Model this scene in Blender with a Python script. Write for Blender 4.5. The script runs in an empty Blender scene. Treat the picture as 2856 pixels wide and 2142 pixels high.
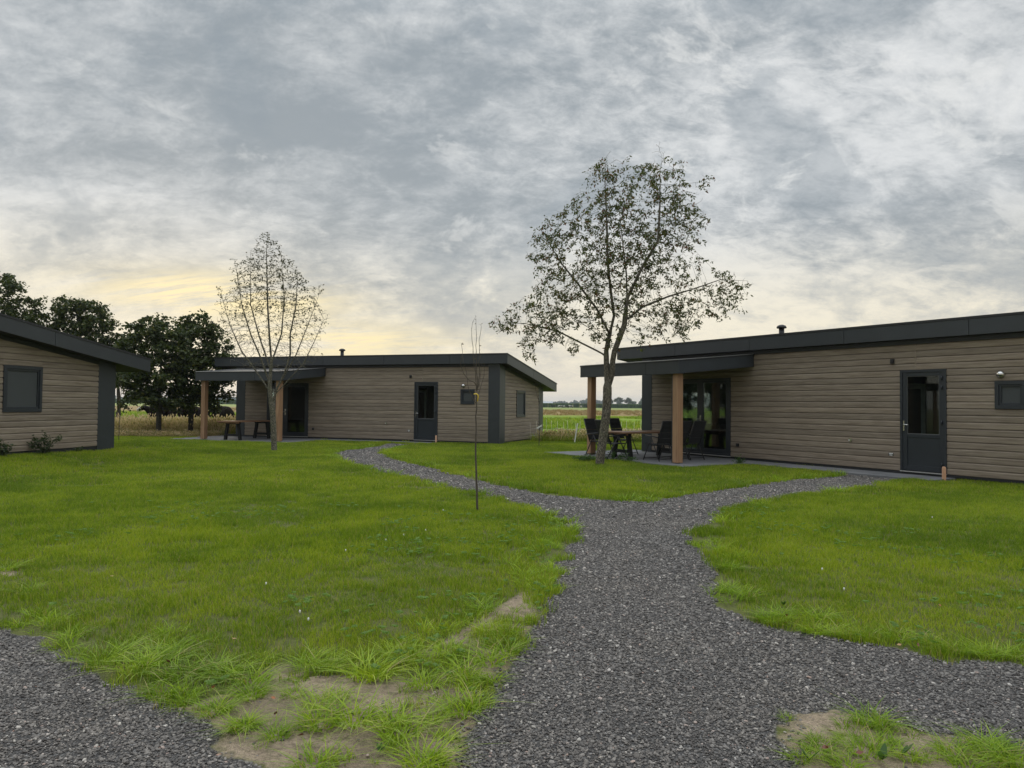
import bpy, bmesh, math, random
import numpy as np
from mathutils import Matrix, Vector
from mathutils.kdtree import KDTree

random.seed(7); RNG = np.random.default_rng(11)
sc = bpy.context.scene; COL = sc.collection
rad = math.radians

# ------------------------------------------------------------------ camera
CAMZ = 1.528
FWD = Vector((0.0, 0.99961939, 0.02758747)); RGT = Vector((0.999948985, -0.000278656, 0.010096985)); UPV = Vector((-0.01010083, -0.02758606, 0.9995684))
cam_d = bpy.data.cameras.new('camera'); cam = bpy.data.objects.new('camera', cam_d); COL.objects.link(cam)
cam_d.sensor_width = 36; cam_d.lens = 2059.5 / 2856 * 36; cam_d.clip_start = 0.05; cam_d.clip_end = 6000
cam.matrix_world = Matrix(((RGT[0], UPV[0], -FWD[0], 0), (RGT[1], UPV[1], -FWD[1], 0), (RGT[2], UPV[2], -FWD[2], CAMZ), (0, 0, 0, 1)))
sc.camera = cam

# ------------------------------------------------------------------ sky, sun, exposure
SUN_AZ, SUN_EL = rad(-25.4), rad(9)
w = bpy.data.worlds.new('World'); sc.world = w; w.use_nodes = True
def build_world():
    nt = w.node_tree; N = nt.nodes; L = nt.links; N.clear()
    def nd(t, **k):
        n = N.new(t)
        for a, b in k.items(): setattr(n, a, b)
        return n
    def put(sock, v):
        if hasattr(v, 'is_output') or isinstance(v, bpy.types.NodeSocket): L.new(v, sock)
        else: sock.default_value = v
    def M(op, a, b=0.0, c=0.0, clamp=False):
        n = nd('ShaderNodeMath', operation=op, use_clamp=clamp); put(n.inputs[0], a); put(n.inputs[1], b); put(n.inputs[2], c); return n.outputs[0]
    def V(op, a, b=(0, 0, 0)):
        n = nd('ShaderNodeVectorMath', operation=op); put(n.inputs[0], a); put(n.inputs[1], b); return n
    def noise(vec, scale, detail=6, rough=.55, dist=0.0, off=(0, 0, 0), sca=(1, 1, 1), rot=0.0):
        mp = nd('ShaderNodeMapping'); put(mp.inputs['Vector'], vec); mp.inputs['Location'].default_value = off; mp.inputs['Scale'].default_value = sca; mp.inputs['Rotation'].default_value = (0, 0, rot)
        n = nd('ShaderNodeTexNoise'); L.new(mp.outputs[0], n.inputs['Vector']); n.inputs['Scale'].default_value = scale
        n.inputs['Detail'].default_value = detail; n.inputs['Roughness'].default_value = rough; n.inputs['Distortion'].default_value = dist
        return n.outputs['Fac']
    def ss(x, a, b, lo=0.0, hi=1.0):
        n = nd('ShaderNodeMapRange', interpolation_type='SMOOTHSTEP'); put(n.inputs[0], x); n.inputs[1].default_value = a; n.inputs[2].default_value = b; n.inputs[3].default_value = lo; n.inputs[4].default_value = hi
        return n.outputs[0]
    def mix(f, a, b):
        n = nd('ShaderNodeMix', data_type='RGBA'); put(n.inputs['Factor'], f)
        for s, v in ((n.inputs['A'], a), (n.inputs['B'], b)):
            if isinstance(v, tuple): s.default_value = (*v, 1)
            else: L.new(v, s)
        return n.outputs['Result']
    tc = nd('ShaderNodeTexCoord'); d = tc.outputs['Generated']
    sp = nd('ShaderNodeSeparateXYZ'); L.new(d, sp.inputs[0]); x, y, z = sp.outputs
    zc = M('MAXIMUM', z, 0.0)
    k = M('DIVIDE', 1.0, M('ADD', zc, 0.40))
    cb = nd('ShaderNodeCombineXYZ'); L.new(M('MULTIPLY', x, k), cb.inputs[0]); L.new(M('MULTIPLY', y, k), cb.inputs[1]); p = cb.outputs[0]
    def lobe(azd, eld, size, sx=1.0):
        a, e = rad(azd), rad(eld); c = (math.sin(a) * math.cos(e), math.cos(a) * math.cos(e), math.sin(e))
        q = V('SUBTRACT', d, c).outputs[0]; q = V('MULTIPLY', q, (1 / sx, 1 / sx, 1)).outputs[0]
        r = V('LENGTH', q).outputs['Value']
        return M('EXPONENT', M('MULTIPLY', M('POWER', M('DIVIDE', r, size), 2.0), -1.0))
    light_r = lobe(19, 20, .20, 1.5); band = lobe(24, 13.0, .055, 5.5); dull = lobe(-16, 28, .40, 1.8)
    big = noise(p, 1.25, 6, .56, .3, off=(5.7, 3.3, 0), sca=(1, 1.1, 1), rot=.2)
    mid = noise(p, 6.6, 9, .70, .25, off=(7.3, 2.2, 0), sca=(1, 1.1, 1), rot=-.35)
    fine = noise(p, 17, 8, .70, .3, off=(1.2, 9.4, 0), sca=(.75, 1.25, 1), rot=-.7)
    pat = M('ADD', M('ADD', M('MULTIPLY', big, .54), M('MULTIPLY', mid, .40)), M('MULTIPLY', fine, M('ADD', .26, M('MULTIPLY', light_r, .22))))
    low = M('EXPONENT', M('MULTIPLY', zc, -9.0))
    thin = M('ADD', M('SUBTRACT', pat, M('ADD', .605, M('MULTIPLY', light_r, .11))), M('MULTIPLY', light_r, .085))
    thin = M('ADD', thin, M('MULTIPLY', low, .13))
    thin = M('SUBTRACT', thin, M('MULTIPLY', band, .13)); thin = M('SUBTRACT', thin, M('MULTIPLY', dull, .035))
    t = ss(thin, -.15, .15)
    dark = mix(low, (.305, .345, .378), (.48, .49, .49))
    lightc = mix(ss(zc, .08, .26), (.92, .85, .68), (.735, .75, .755))
    c = mix(t, dark, lightc)
    dk = ss(noise(p, 2.4, 9, .60, .35, off=(4.3, 8.8, 0)), .515, .60); c = mix(M('MULTIPLY', dk, .42), c, mix(low, (.25, .30, .345), (.46, .48, .50)))
    rf = M('MULTIPLY', ss(noise(p, 5.2, 9, .62, .5, off=(9.9, 1.3, 0), rot=-.6), .56, .66), M('ADD', .30, M('MULTIPLY', light_r, .35))); c = mix(rf, c, mix(ss(zc, .08, .26), (.95, .87, .70), (.83, .835, .82)))
    # warm haze near the horizon
    c = mix(M('MULTIPLY', M('EXPONENT', M('MULTIPLY', zc, -16.0)), .68), c, (.88, .775, .62))
    # glow where the low sun stands behind the cloud
    g1 = lobe(-21.5, 7.6, .024, 5.0); g2 = lobe(-13, 4.6, .022, 6.0); g3 = lobe(-22, 6, .12, 2.4)
    streak = ss(noise(p, 5.0, 7, .66, .3, off=(2.2, 4.4, 0), sca=(.35, 1.8, 1), rot=.12), .36, .56)
    gl = M('ADD', M('MULTIPLY', M('ADD', g1, M('MULTIPLY', g2, .7)), streak), M('MULTIPLY', g3, .04), clamp=True)
    c = mix(M('MULTIPLY', gl, 1.6, clamp=True), c, (1.0, .85, .50))
    # an overcast sky grows brighter towards the zenith
    gain = ss(z, .44, .98, 1.0, 3.7)
    c2 = V('SCALE', c); c2.inputs['Scale'].default_value = 1; L.new(gain, c2.inputs['Scale'])
    below = ss(z, -.05, 0.0); c3 = mix(below, (.16, .17, .13), c2.outputs[0])
    b_cl = nd('ShaderNodeBackground'); L.new(c3, b_cl.inputs[0]); b_cl.inputs[1].default_value = 1.06
    sky = nd('ShaderNodeTexSky', sky_type='NISHITA'); sky.sun_disc = False; sky.sun_elevation = SUN_EL; sky.sun_rotation = SUN_AZ; sky.air_density = 1.0; sky.dust_density = .5
    b_sk = nd('ShaderNodeBackground'); L.new(sky.outputs[0], b_sk.inputs[0]); b_sk.inputs[1].default_value = .08
    mx = nd('ShaderNodeMixShader'); mx.inputs[0].default_value = .96; L.new(b_sk.outputs[0], mx.inputs[1]); L.new(b_cl.outputs[0], mx.inputs[2])
    o = nd('ShaderNodeOutputWorld'); L.new(mx.outputs[0], o.inputs[0])
build_world()
w.cycles.sampling_method = 'MANUAL'; w.cycles.sample_map_resolution = 512
sl = bpy.data.lights.new('sun', 'SUN'); sl.energy = 0.9; sl.angle = rad(35); sl.color = (1.0, .86, .66)
so = bpy.data.objects.new('sun', sl); COL.objects.link(so)
sdir = Vector((math.sin(SUN_AZ) * math.cos(SUN_EL), math.cos(SUN_AZ) * math.cos(SUN_EL), math.sin(SUN_EL)))
so.rotation_euler = sdir.to_track_quat('Z', 'Y').to_euler(); so.location = (-20, 40, 30)
sc.view_settings.view_transform = 'Standard'; sc.view_settings.look = 'None'; sc.view_settings.exposure = 0.0; sc.view_settings.gamma = 1.0
sc.render.engine = 'CYCLES'; sc.cycles.max_bounces = 6; sc.cycles.diffuse_bounces = 3; sc.cycles.transparent_max_bounces = 12; sc.cycles.use_denoising = True
sc.cycles.caustics_reflective = False; sc.cycles.caustics_refractive = False

# ------------------------------------------------------------------ helpers
def ray(px, py):
    return FWD * 2059.5 + RGT * (px - 1428) - UPV * (py - 1071)
def G(px, py, z=0.0):                      # where the line of sight through a spot of the photograph meets the ground
    v = ray(px, py); t = (z - CAMZ) / v[2]; return (v[0] * t, v[1] * t)
def AT(px, py, depth):                     # ... meets a given distance
    v = ray(px, py); t = depth / v[1]; return Vector((v[0] * t, v[1] * t, CAMZ + v[2] * t))
def smooth(t): t = np.clip(t, 0, 1); return t * t * (3 - 2 * t)
def rise(x, y): return 0.22 * smooth((-np.asarray(x) - 8.3) / 3.5) * smooth((27.5 - np.asarray(y)) / 4.5)

def tag(o, label=None, cat=None, group=None, kind=None):
    if label: o['label'] = label
    if cat: o['category'] = cat
    if group: o['group'] = group
    if kind: o['kind'] = kind
    return o
def empty(name, loc=(0, 0, 0), rz=0.0):
    o = bpy.data.objects.new(name, None); COL.objects.link(o); o.location = loc; o.rotation_euler = (0, 0, rz); o.empty_display_size = .2; return o
def link(name, me, m=None, parent=None, loc=None, smooth_=False):
    o = bpy.data.objects.new(name, me); COL.objects.link(o)
    if m is not None and not me.materials: me.materials.append(m)
    if parent is not None: o.parent = parent
    if loc is not None: o.location = loc
    if smooth_: me.shade_smooth()
    return o
def copy_tree(o, parent=None):
    c = o.copy(); COL.objects.link(c); c.parent = parent
    for ch in list(o.children): copy_tree(ch, c)
    return c

class MB:
    def __init__(s): s.v = []; s.f = []; s.sm = []
    def add(s, vs, fs, sm=False):
        b = len(s.v); s.v += [tuple(q) for q in vs]; s.f += [tuple(i + b for i in f) for f in fs]; s.sm += [sm] * len(fs); return s
    def box(s, x0, x1, y0, y1, z0, z1, c=0.0):
        if x0 > x1: x0, x1 = x1, x0
        if y0 > y1: y0, y1 = y1, y0
        if z0 > z1: z0, z1 = z1, z0
        return s.hexa([(x0, y0, z0), (x1, y0, z0), (x1, y1, z0), (x0, y1, z0), (x0, y0, z1), (x1, y0, z1), (x1, y1, z1), (x0, y1, z1)])
    def hexa(s, p): return s.add(p, [(0, 3, 2, 1), (4, 5, 6, 7), (0, 1, 5, 4), (1, 2, 6, 5), (2, 3, 7, 6), (3, 0, 4, 7)])
    def prism(s, prof, a0, a1, axis):   # prof: list of 2D points, extruded along axis 0/1/2
        n = len(prof); vs = []
        for a in (a0, a1):
            for q in prof:
                p = [q[0], q[1]]; p.insert(axis, a); vs.append(p)
        return s.add(vs, [tuple(range(n))[::-1], tuple(range(n, 2 * n))] + [(i, (i + 1) % n, n + (i + 1) % n, n + i) for i in range(n)])
    def tube(s, pts, rr, sides=8, cap=True, sm=True):
        pts = [Vector(q) for q in pts]; n = len(pts); vs = []
        if not isinstance(rr, (list, tuple)): rr = [rr] * n
        ref = None
        for i in range(n):
            t = (pts[min(i + 1, n - 1)] - pts[max(i - 1, 0)]).normalized()
            if ref is None: ref = t.orthogonal().normalized()
            ref = (ref - t * ref.dot(t)).normalized(); bi = t.cross(ref)
            for k in range(sides):
                a = 2 * math.pi * k / sides; vs.append(pts[i] + (ref * math.cos(a) + bi * math.sin(a)) * rr[i])
        fs = [(i * sides + k, i * sides + (k + 1) % sides, (i + 1) * sides + (k + 1) % sides, (i + 1) * sides + k) for i in range(n - 1) for k in range(sides)]
        s.add(vs, fs, sm)
        if cap: s.f += [tuple(len(s.v) - len(vs) + k for k in range(sides))[::-1], tuple(len(s.v) - sides + k for k in range(sides))]; s.sm += [False, False]
        return s
    def bar(s, a, b, wx, wy):            # rectangular bar between two points
        a = Vector(a); b = Vector(b); t = (b - a).normalized(); u = t.cross(Vector((0, 1, 0)) if abs(t.y) < .9 else Vector((1, 0, 0))).normalized(); v = t.cross(u)
        vs = []
        for p in (a, b):
            for i, j in ((-1, -1), (1, -1), (1, 1), (-1, 1)): vs.append(p + u * i * wx / 2 + v * j * wy / 2)
        return s.hexa(vs)
    def mesh(s, name, m=None):
        me = bpy.data.meshes.new(name); me.from_pydata(s.v, [], s.f); me.update()
        me.polygons.foreach_set('use_smooth', s.sm)
        if m: me.materials.append(m)
        return me
    def build(s, name, m=None, parent=None, loc=None, bevel=0.0):
        o = link(name, s.mesh(name, m), None, parent, loc)
        if bevel:
            b = o.modifiers.new('bevel', 'BEVEL'); b.width = bevel; b.segments = 2; b.limit_method = 'ANGLE'
        return o
def npmesh(name, v, f, m=None, smooth_=False):     # v (n,3), f (k,4) or (k,3) arrays
    me = bpy.data.meshes.new(name); v = np.asarray(v, np.float32); f = np.asarray(f, np.int32)
    me.vertices.add(len(v)); me.vertices.foreach_set('co', v.ravel())
    k = f.shape[1]; me.loops.add(f.size); me.loops.foreach_set('vertex_index', f.ravel())
    me.polygons.add(len(f)); me.polygons.foreach_set('loop_start', np.arange(0, f.size, k, dtype=np.int32))
    me.update(calc_edges=True)
    if smooth_: me.polygons.foreach_set('use_smooth', np.ones(len(f), bool))
    if m: me.materials.append(m)
    return me

# ------------------------------------------------------------------ materials
class NT:
    def __init__(s, name):
        s.m = bpy.data.materials.new(name); s.m.use_nodes = True; s.nt = s.m.node_tree; s.N = s.nt.nodes; s.L = s.nt.links
        s.b = s.N['Principled BSDF']; s.out = s.N['Material Output']
    def nd(s, t, **k):
        n = s.N.new(t)
        for a, b in k.items(): setattr(n, a, b)
        return n
    def put(s, so, v):
        if isinstance(v, bpy.types.NodeSocket): s.L.new(v, so)
        elif isinstance(v, tuple) and len(v) == 3 and so.type == 'RGBA': so.default_value = (*v, 1)
        else: so.default_value = v
    def coord(s, kind='Object', scale=(1, 1, 1), off=None):
        if kind == 'World': v = s.nd('ShaderNodeNewGeometry').outputs['Position']
        else: v = s.nd('ShaderNodeTexCoord').outputs[kind]
        mp = s.nd('ShaderNodeMapping'); s.L.new(v, mp.inputs[0]); mp.inputs['Scale'].default_value = scale
        if off is not None: s.L.new(off, mp.inputs['Location'])
        return mp.outputs[0]
    def noise(s, vec, scale=5, detail=4, rough=.5, dist=0.0):
        n = s.nd('ShaderNodeTexNoise'); s.L.new(vec, n.inputs['Vector']); n.inputs['Scale'].default_value = scale; n.inputs['Detail'].default_value = detail
        n.inputs['Roughness'].default_value = rough; n.inputs['Distortion'].default_value = dist; return n.outputs['Fac']
    def math(s, op, a, b=0.0, clamp=False):
        n = s.nd('ShaderNodeMath', operation=op, use_clamp=clamp); s.put(n.inputs[0], a); s.put(n.inputs[1], b); return n.outputs[0]
    def mr(s, x, a, b, lo=0.0, hi=1.0, smooth_=False):
        n = s.nd('ShaderNodeMapRange'); s.put(n.inputs[0], x)
        if smooth_: n.interpolation_type = 'SMOOTHSTEP'
        for i, q in zip((1, 2, 3, 4), (a, b, lo, hi)): n.inputs[i].default_value = q
        return n.outputs[0]
    def mix(s, f, a, b, blend='MIX'):
        n = s.nd('ShaderNodeMix', data_type='RGBA', blend_type=blend); s.put(n.inputs['Factor'], f); s.put(n.inputs['A'], a); s.put(n.inputs['B'], b); return n.outputs['Result']
    def ramp(s, x, stops, const=False):
        n = s.nd('ShaderNodeValToRGB'); s.L.new(x, n.inputs[0]); e = n.color_ramp.elements
        if const: n.color_ramp.interpolation = 'CONSTANT'
        while len(e) > 1: e.remove(e[-1])
        e[0].position = stops[0][0]; e[0].color = (*stops[0][1], 1)
        for p, c in stops[1:]: q = e.new(p); q.color = (*c, 1)
        return n.outputs[0]
    def bump(s, h, strength=.3, dist=.01):
        n = s.nd('ShaderNodeBump'); n.inputs['Strength'].default_value = strength; n.inputs['Distance'].default_value = dist; s.L.new(h, n.inputs['Height']); s.L.new(n.outputs[0], s.b.inputs['Normal']); return n
    def set(s, **k):
        for a, b in k.items(): s.put(s.b.inputs[a.replace('_', ' ')], b)
        return s

def simple(name, col, rough=.6, var=.12, scale=6, metal=0.0, spec=.5, bump=0.0):
    t = NT(name); v = t.coord('Object'); n = t.noise(v, scale, 5, .6)
    c = t.mix(t.mr(n, .3, .7), tuple(q * (1 - var) for q in col), tuple(q * (1 + var) for q in col)); t.set(Base_Color=c, Roughness=rough, Metallic=metal)
    t.b.inputs['Specular IOR Level'].default_value = spec
    if bump: t.bump(t.noise(v, scale * 12, 4), bump, .004)
    return t.m
M = {}
M['fascia'] = simple('anthracite_sheet', (.031, .037, .043), .45, .10, 3)
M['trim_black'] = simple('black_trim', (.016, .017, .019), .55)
M['frame'] = simple('anthracite_frame', (.018, .023, .030), .42, .08, 3)
M['soffit'] = simple('dark_soffit', (.012, .013, .015), .7)
M['bitumen'] = simple('bitumen_roof', (.05, .05, .05), .85, .3, 8, bump=.3)
M['steel'] = simple('stainless_steel', (.62, .61, .59), .22, .05, 5, metal=1.0)
M['alu'] = simple('aluminium_sill', (.55, .55, .54), .4, .05, 5, metal=.6)
M['bead'] = simple('grey_bead', (.13, .13, .13), .5)
M['white'] = simple('white_plastic', (.72, .72, .70), .5, .06)
M['black_plastic'] = simple('black_plastic', (.012, .012, .013), .5)
M['chairframe'] = simple('black_powder_coat', (.014, .014, .015), .38)
M['chairfabric'] = simple('black_mesh_fabric', (.016, .0165, .018), .8, .2, 60, bump=.3)
M['tableleg'] = simple('black_stained_wood', (.007, .007, .007), .7)
M['blind'] = simple('grey_blind', (.055, .061, .064), .7, .05, 2)
M['inner_wall'] = simple('interior_wall', (.10, .085, .07), .8)
M['inner_white'] = simple('interior_white_trim', (.5, .5, .47), .6)
M['inner_floor'] = simple('interior_floor', (.06, .045, .035), .6)
M['curtain'] = simple('brown_curtain', (.13, .085, .06), .9)

def m_siding():
    t = NT('weathered_siding'); oi = t.nd('ShaderNodeObjectInfo'); rnd = oi.outputs['Random']
    cb = t.nd('ShaderNodeCombineXYZ'); t.L.new(t.math('MULTIPLY', rnd, 37.0), cb.inputs[0]); t.L.new(t.math('MULTIPLY', rnd, 11.0), cb.inputs[2])
    v = t.coord('Object', (.9, .9, 13), cb.outputs[0]); v2 = t.coord('Object', (2.2, 2.2, 60), cb.outputs[0])
    a = t.noise(v, 1.4, 4, .55, .6); b = t.noise(v2, 1.3, 5, .65, .2)
    c = t.ramp(a, [(.25, (.185, .148, .112)), (.45, (.245, .202, .158)), (.62, (.298, .252, .200)), (.8, (.230, .190, .148))])
    c = t.mix(t.mr(b, .40, .62), c, t.mix(1.0, c, (.78, .76, .75), 'MULTIPLY'))
    lite = t.mix(1.0, c, (1.16, 1.14, 1.12), 'MULTIPLY'); drk = t.mix(1.0, c, (.88, .87, .86), 'MULTIPLY'); c = t.mix(rnd, drk, lite)
    t.set(Base_Color=c, Roughness=.62); t.b.inputs['Specular IOR Level'].default_value = .35; t.bump(b, .25, .002); return t.m
M['siding'] = m_siding()
def m_wood(name, dark, light, rough=.55, axis='Z'):
    t = NT(name); rnd = t.nd('ShaderNodeObjectInfo').outputs['Random']
    cb = t.nd('ShaderNodeCombineXYZ'); t.L.new(t.math('MULTIPLY', rnd, 20.0), cb.inputs[0]); t.L.new(t.math('MULTIPLY', rnd, 7.0), cb.inputs[1])
    s = {'Z': (9, 9, .7), 'X': (.7, 9, 9), 'Y': (9, .7, 9)}[axis]
    v = t.coord('Object', s, cb.outputs[0]); n = t.noise(v, 1.6, 5, .6, 1.1)
    wv = t.nd('ShaderNodeTexWave', wave_type='RINGS'); t.L.new(v, wv.inputs[0]); wv.inputs['Scale'].default_value = .9; wv.inputs['Distortion'].default_value = 5; wv.inputs['Detail'].default_value = 3
    f = t.math('ADD', t.math('MULTIPLY', n, .65), t.math('MULTIPLY', wv.outputs['Fac'], .35))
    t.set(Base_Color=t.ramp(f, [(.25, dark), (.7, light)]), Roughness=rough); t.bump(f, .2, .003); return t.m
M['post'] = m_wood('douglas_post', (.24, .130, .068), (.39, .235, .135))
M['tabletop'] = m_wood('hardwood_tabletop', (.17, .085, .045), (.31, .175, .10), .5, 'Y')
M['stake'] = m_wood('fresh_pine', (.55, .30, .18), (.68, .42, .28))
M['fencewood'] = m_wood('grey_wood', (.10, .085, .07), (.18, .16, .13), .8)
def m_slab():
    t = NT('concrete_tile'); v = t.coord('World'); n = t.noise(v, 2.0, 6, .65); n2 = t.noise(v, 60, 3, .6); r = t.nd('ShaderNodeObjectInfo').outputs['Random']
    c = t.ramp(n, [(.3, (.115, .118, .125)), (.7, (.185, .188, .195))]); c = t.mix(t.mr(n2, .3, .7, 0, .35), c, (.10, .10, .105)); c = t.mix(t.math('MULTIPLY', r, .3), c, (.22, .22, .225))
    t.set(Base_Color=c, Roughness=.75); t.bump(n2, .2, .003); return t.m
M['tile'] = m_slab()
def m_glass():
    t = NT('window_glass'); t.N.remove(t.b)
    tr = t.nd('ShaderNodeBsdfTransparent'); tr.inputs[0].default_value = (.72, .76, .74, 1); gl = t.nd('ShaderNodeBsdfGlossy'); gl.inputs['Roughness'].default_value = .02; gl.inputs[0].default_value = (.9, .95, .95, 1)
    fr = t.nd('ShaderNodeFresnel'); fr.inputs[0].default_value = 1.45; mx = t.nd('ShaderNodeMixShader'); t.L.new(t.math('MULTIPLY', fr.outputs[0], .8), mx.inputs[0]); t.L.new(tr.outputs[0], mx.inputs[1]); t.L.new(gl.outputs[0], mx.inputs[2])
    t.L.new(mx.outputs[0], t.out.inputs[0]); return t.m
M['glass'] = m_glass()
def m_bark(name, c1, c2, c3, scale=1.0, zs=.35):
    t = NT(name); v = t.coord('Object', (1, 1, zs)); n = t.noise(v, 26 * scale, 5, .65, .8); vo = t.nd('ShaderNodeTexVoronoi', feature='DISTANCE_TO_EDGE'); vo.inputs['Scale'].default_value = 34 * scale; t.L.new(v, vo.inputs['Vector'])
    e = t.mr(vo.outputs['Distance'], 0, .2); c = t.ramp(n, [(.3, c1), (.52, c2), (.72, c3)]); c = t.mix(e, tuple(q * .35 for q in c1), c)
    g = t.noise(t.coord('Object'), 3, 3); c = t.mix(t.mr(g, .5, .75, 0, .5), c, (.12, .13, .06)); t.set(Base_Color=c, Roughness=.85); t.bump(t.math('ADD', n, e), .8, .012); return t.m
M['bark'] = m_bark('cherry_bark', (.09, .075, .055), (.20, .175, .135), (.30, .275, .22))
M['bark2'] = m_bark('maple_bark', (.11, .10, .075), (.22, .20, .15), (.31, .29, .22))
M['bark_dark'] = m_bark('dark_bark', (.035, .03, .024), (.075, .065, .05), (.12, .10, .08))
M['twig'] = simple('young_bark', (.075, .06, .045), .8, .35, 30)
def m_leaf(name, stops, trans=.35, rough=.5):
    t = NT(name); rnd = t.nd('ShaderNodeNewGeometry').outputs['Random Per Island']
    c = t.ramp(rnd, stops); t.set(Base_Color=c, Roughness=rough); t.b.inputs['Specular IOR Level'].default_value = .35
    tl = t.nd('ShaderNodeBsdfTranslucent'); t.L.new(t.mix(1.0, c, (1.5, 1.6, .9), 'MULTIPLY'), tl.inputs[0]); mx = t.nd('ShaderNodeMixShader'); mx.inputs[0].default_value = trans
    t.L.new(t.b.outputs[0], mx.inputs[1]); t.L.new(tl.outputs[0], mx.inputs[2]); t.L.new(mx.outputs[0], t.out.inputs[0]); return t.m
M['leaf'] = m_leaf('cherry_leaf', [(0, (.032, .048, .012)), (.5, (.065, .082, .020)), (.8, (.105, .115, .028)), (.93, (.16, .07, .03)), (1, (.10, .04, .02))])
M['leaf2'] = m_leaf('sparse_leaf', [(0, (.03, .035, .014)), (.6, (.055, .06, .022)), (1, (.10, .085, .03))])
M['leaf_dark'] = m_leaf('dark_leaf', [(0, (.022, .036, .010)), (.5, (.045, .066, .016)), (.85, (.075, .095, .022)), (1, (.12, .12, .026))], .22)
M['weed'] = m_leaf('weed_leaf', [(0, (.03, .065, .018)), (.6, (.06, .12, .03)), (1, (.10, .18, .05))])
M['clover'] = m_leaf('clover_leaf', [(0, (.09, .17, .03)), (.6, (.13, .22, .04)), (1, (.17, .27, .06))])
M['weed_dark'] = m_leaf('dark_weed_leaf', [(0, (.03, .045, .02)), (.6, (.05, .075, .03)), (1, (.09, .11, .05))])

def m_grass(name, lo, mid, hi, dry, dryness=.06, trans=.4, patch=1.0):
    t = NT(name); g = t.nd('ShaderNodeNewGeometry'); rnd = g.outputs['Random Per Island']; oi = t.nd('ShaderNodeObjectInfo').outputs['Random']
    pos = t.coord('World'); n1 = t.noise(pos, .42, 4, .6, .5); n2 = t.noise(pos, 2.4, 3, .55)
    f = t.math('ADD', t.math('MULTIPLY', t.mr(n1, .3, .7, .1, .9), .55 * patch), t.math('MULTIPLY', n2, .45)); f = t.math('ADD', f, t.math('MULTIPLY', t.math('SUBTRACT', rnd, .5), .42)); f = t.math('ADD', f, t.math('MULTIPLY', t.math('SUBTRACT', oi, .5), .16))
    c = t.ramp(f, [(.26, lo), (.50, mid), (.74, hi)])
    r2 = t.math('FRACT', t.math('MULTIPLY', rnd, 17.31)); c = t.mix(t.mr(r2, 1 - dryness - .001, 1 - dryness), c, dry)
    t.set(Base_Color=c, Roughness=.45); t.b.inputs['Specular IOR Level'].default_value = .3
    tl = t.nd('ShaderNodeBsdfTranslucent'); t.L.new(t.mix(1.0, c, (1.25, 1.3, .8), 'MULTIPLY'), tl.inputs[0]); mx = t.nd('ShaderNodeMixShader'); mx.inputs[0].default_value = trans
    t.L.new(t.b.outputs[0], mx.inputs[1]); t.L.new(tl.outputs[0], mx.inputs[2]); t.L.new(mx.outputs[0], t.out.inputs[0]); return t.m
M['grass'] = m_grass('lawn_grass', (.108, .182, .010), (.205, .300, .016), (.345, .405, .030), (.38, .32, .12), .06)
M['grass_long'] = m_grass('long_grass', (.155, .262, .015), (.265, .395, .024), (.385, .485, .040), (.42, .36, .14), .07)
M['straw'] = m_grass('dry_tall_grass', (.24, .22, .075), (.42, .36, .16), (.62, .52, .30), (.70, .56, .38), .4, .35)
M['rust'] = m_grass('rusty_grass', (.17, .17, .05), (.29, .24, .09), (.42, .32, .17), (.34, .22, .11), .35, .3)
M['cornleaf'] = m_grass('maize', (.03, .07, .012), (.05, .10, .018), (.08, .14, .03), (.2, .2, .08), .03)

def m_ground():
    t = NT('yard_ground'); at = t.nd('ShaderNodeAttribute'); at.attribute_name = 'cover'; sp = t.nd('ShaderNodeSeparateColor'); t.L.new(at.outputs['Color'], sp.inputs[0]); gr, sa, so_ = sp.outputs
    p = t.coord('World'); nz = t.noise(p, 14, 5, .65); nb = t.noise(p, 2.2, 4, .6); nn = t.math('MULTIPLY', t.math('SUBTRACT', nz, .5), .45)
    # gravel
    vo = t.nd('ShaderNodeTexVoronoi'); vo.inputs['Scale'].default_value = 66; t.L.new(p, vo.inputs['Vector']); sc_ = t.nd('ShaderNodeSeparateColor'); t.L.new(vo.outputs['Color'], sc_.inputs[0])
    ve = t.nd('ShaderNodeTexVoronoi', feature='DISTANCE_TO_EDGE'); ve.inputs['Scale'].default_value = 66; t.L.new(p, ve.inputs['Vector'])
    cg = t.ramp(sc_.outputs[0], [(0, (.065, .060, .057)), (.45, (.115, .108, .102)), (.80, (.165, .156, .146)), (.93, (.26, .25, .24)), (.975, (.48, .45, .42)), (1, (.40, .24, .18))])
    cg = t.mix(t.mr(ve.outputs['Distance'], 0, .16), (.02, .02, .022), cg)
    # sand
    s1 = t.noise(p, 90, 4, .7); cs = t.ramp(nb, [(.3, (.22, .165, .11)), (.5, (.36, .275, .19)), (.75, (.47, .365, .26))]); cs = t.mix(t.mr(s1, .56, .68), cs, (.12, .10, .08)); cs = t.mix(t.mr(nz, .48, .62, 0, .7), cs, (.14, .125, .06)); s3 = t.noise(p, 34, 5, .7); cs = t.mix(t.mr(s3, .50, .62, 0, .5), cs, (.17, .125, .085))
    # soil under the lawn
    cl = t.ramp(nz, [(.3, (.075, .085, .014)), (.6, (.125, .14, .022)), (.8, (.16, .14, .05))])
    c = t.mix(t.mr(t.math('ADD', sa, nn), .42, .58, smooth_=True), cl, cs)
    c = t.mix(t.mr(t.math('ADD', so_, nn), .45, .75, smooth_=True), c, (.11, .085, .06))
    c = t.mix(t.mr(t.math('ADD', gr, nn), .44, .56, smooth_=True), c, cg)
    t.set(Base_Color=c, Roughness=.85); hh = t.math('ADD', t.math('MULTIPLY', ve.outputs['Distance'], 2.0), t.math('MULTIPLY', s1, .6)); t.bump(hh, .9, .012); return t.m
M['ground'] = m_ground()
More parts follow.
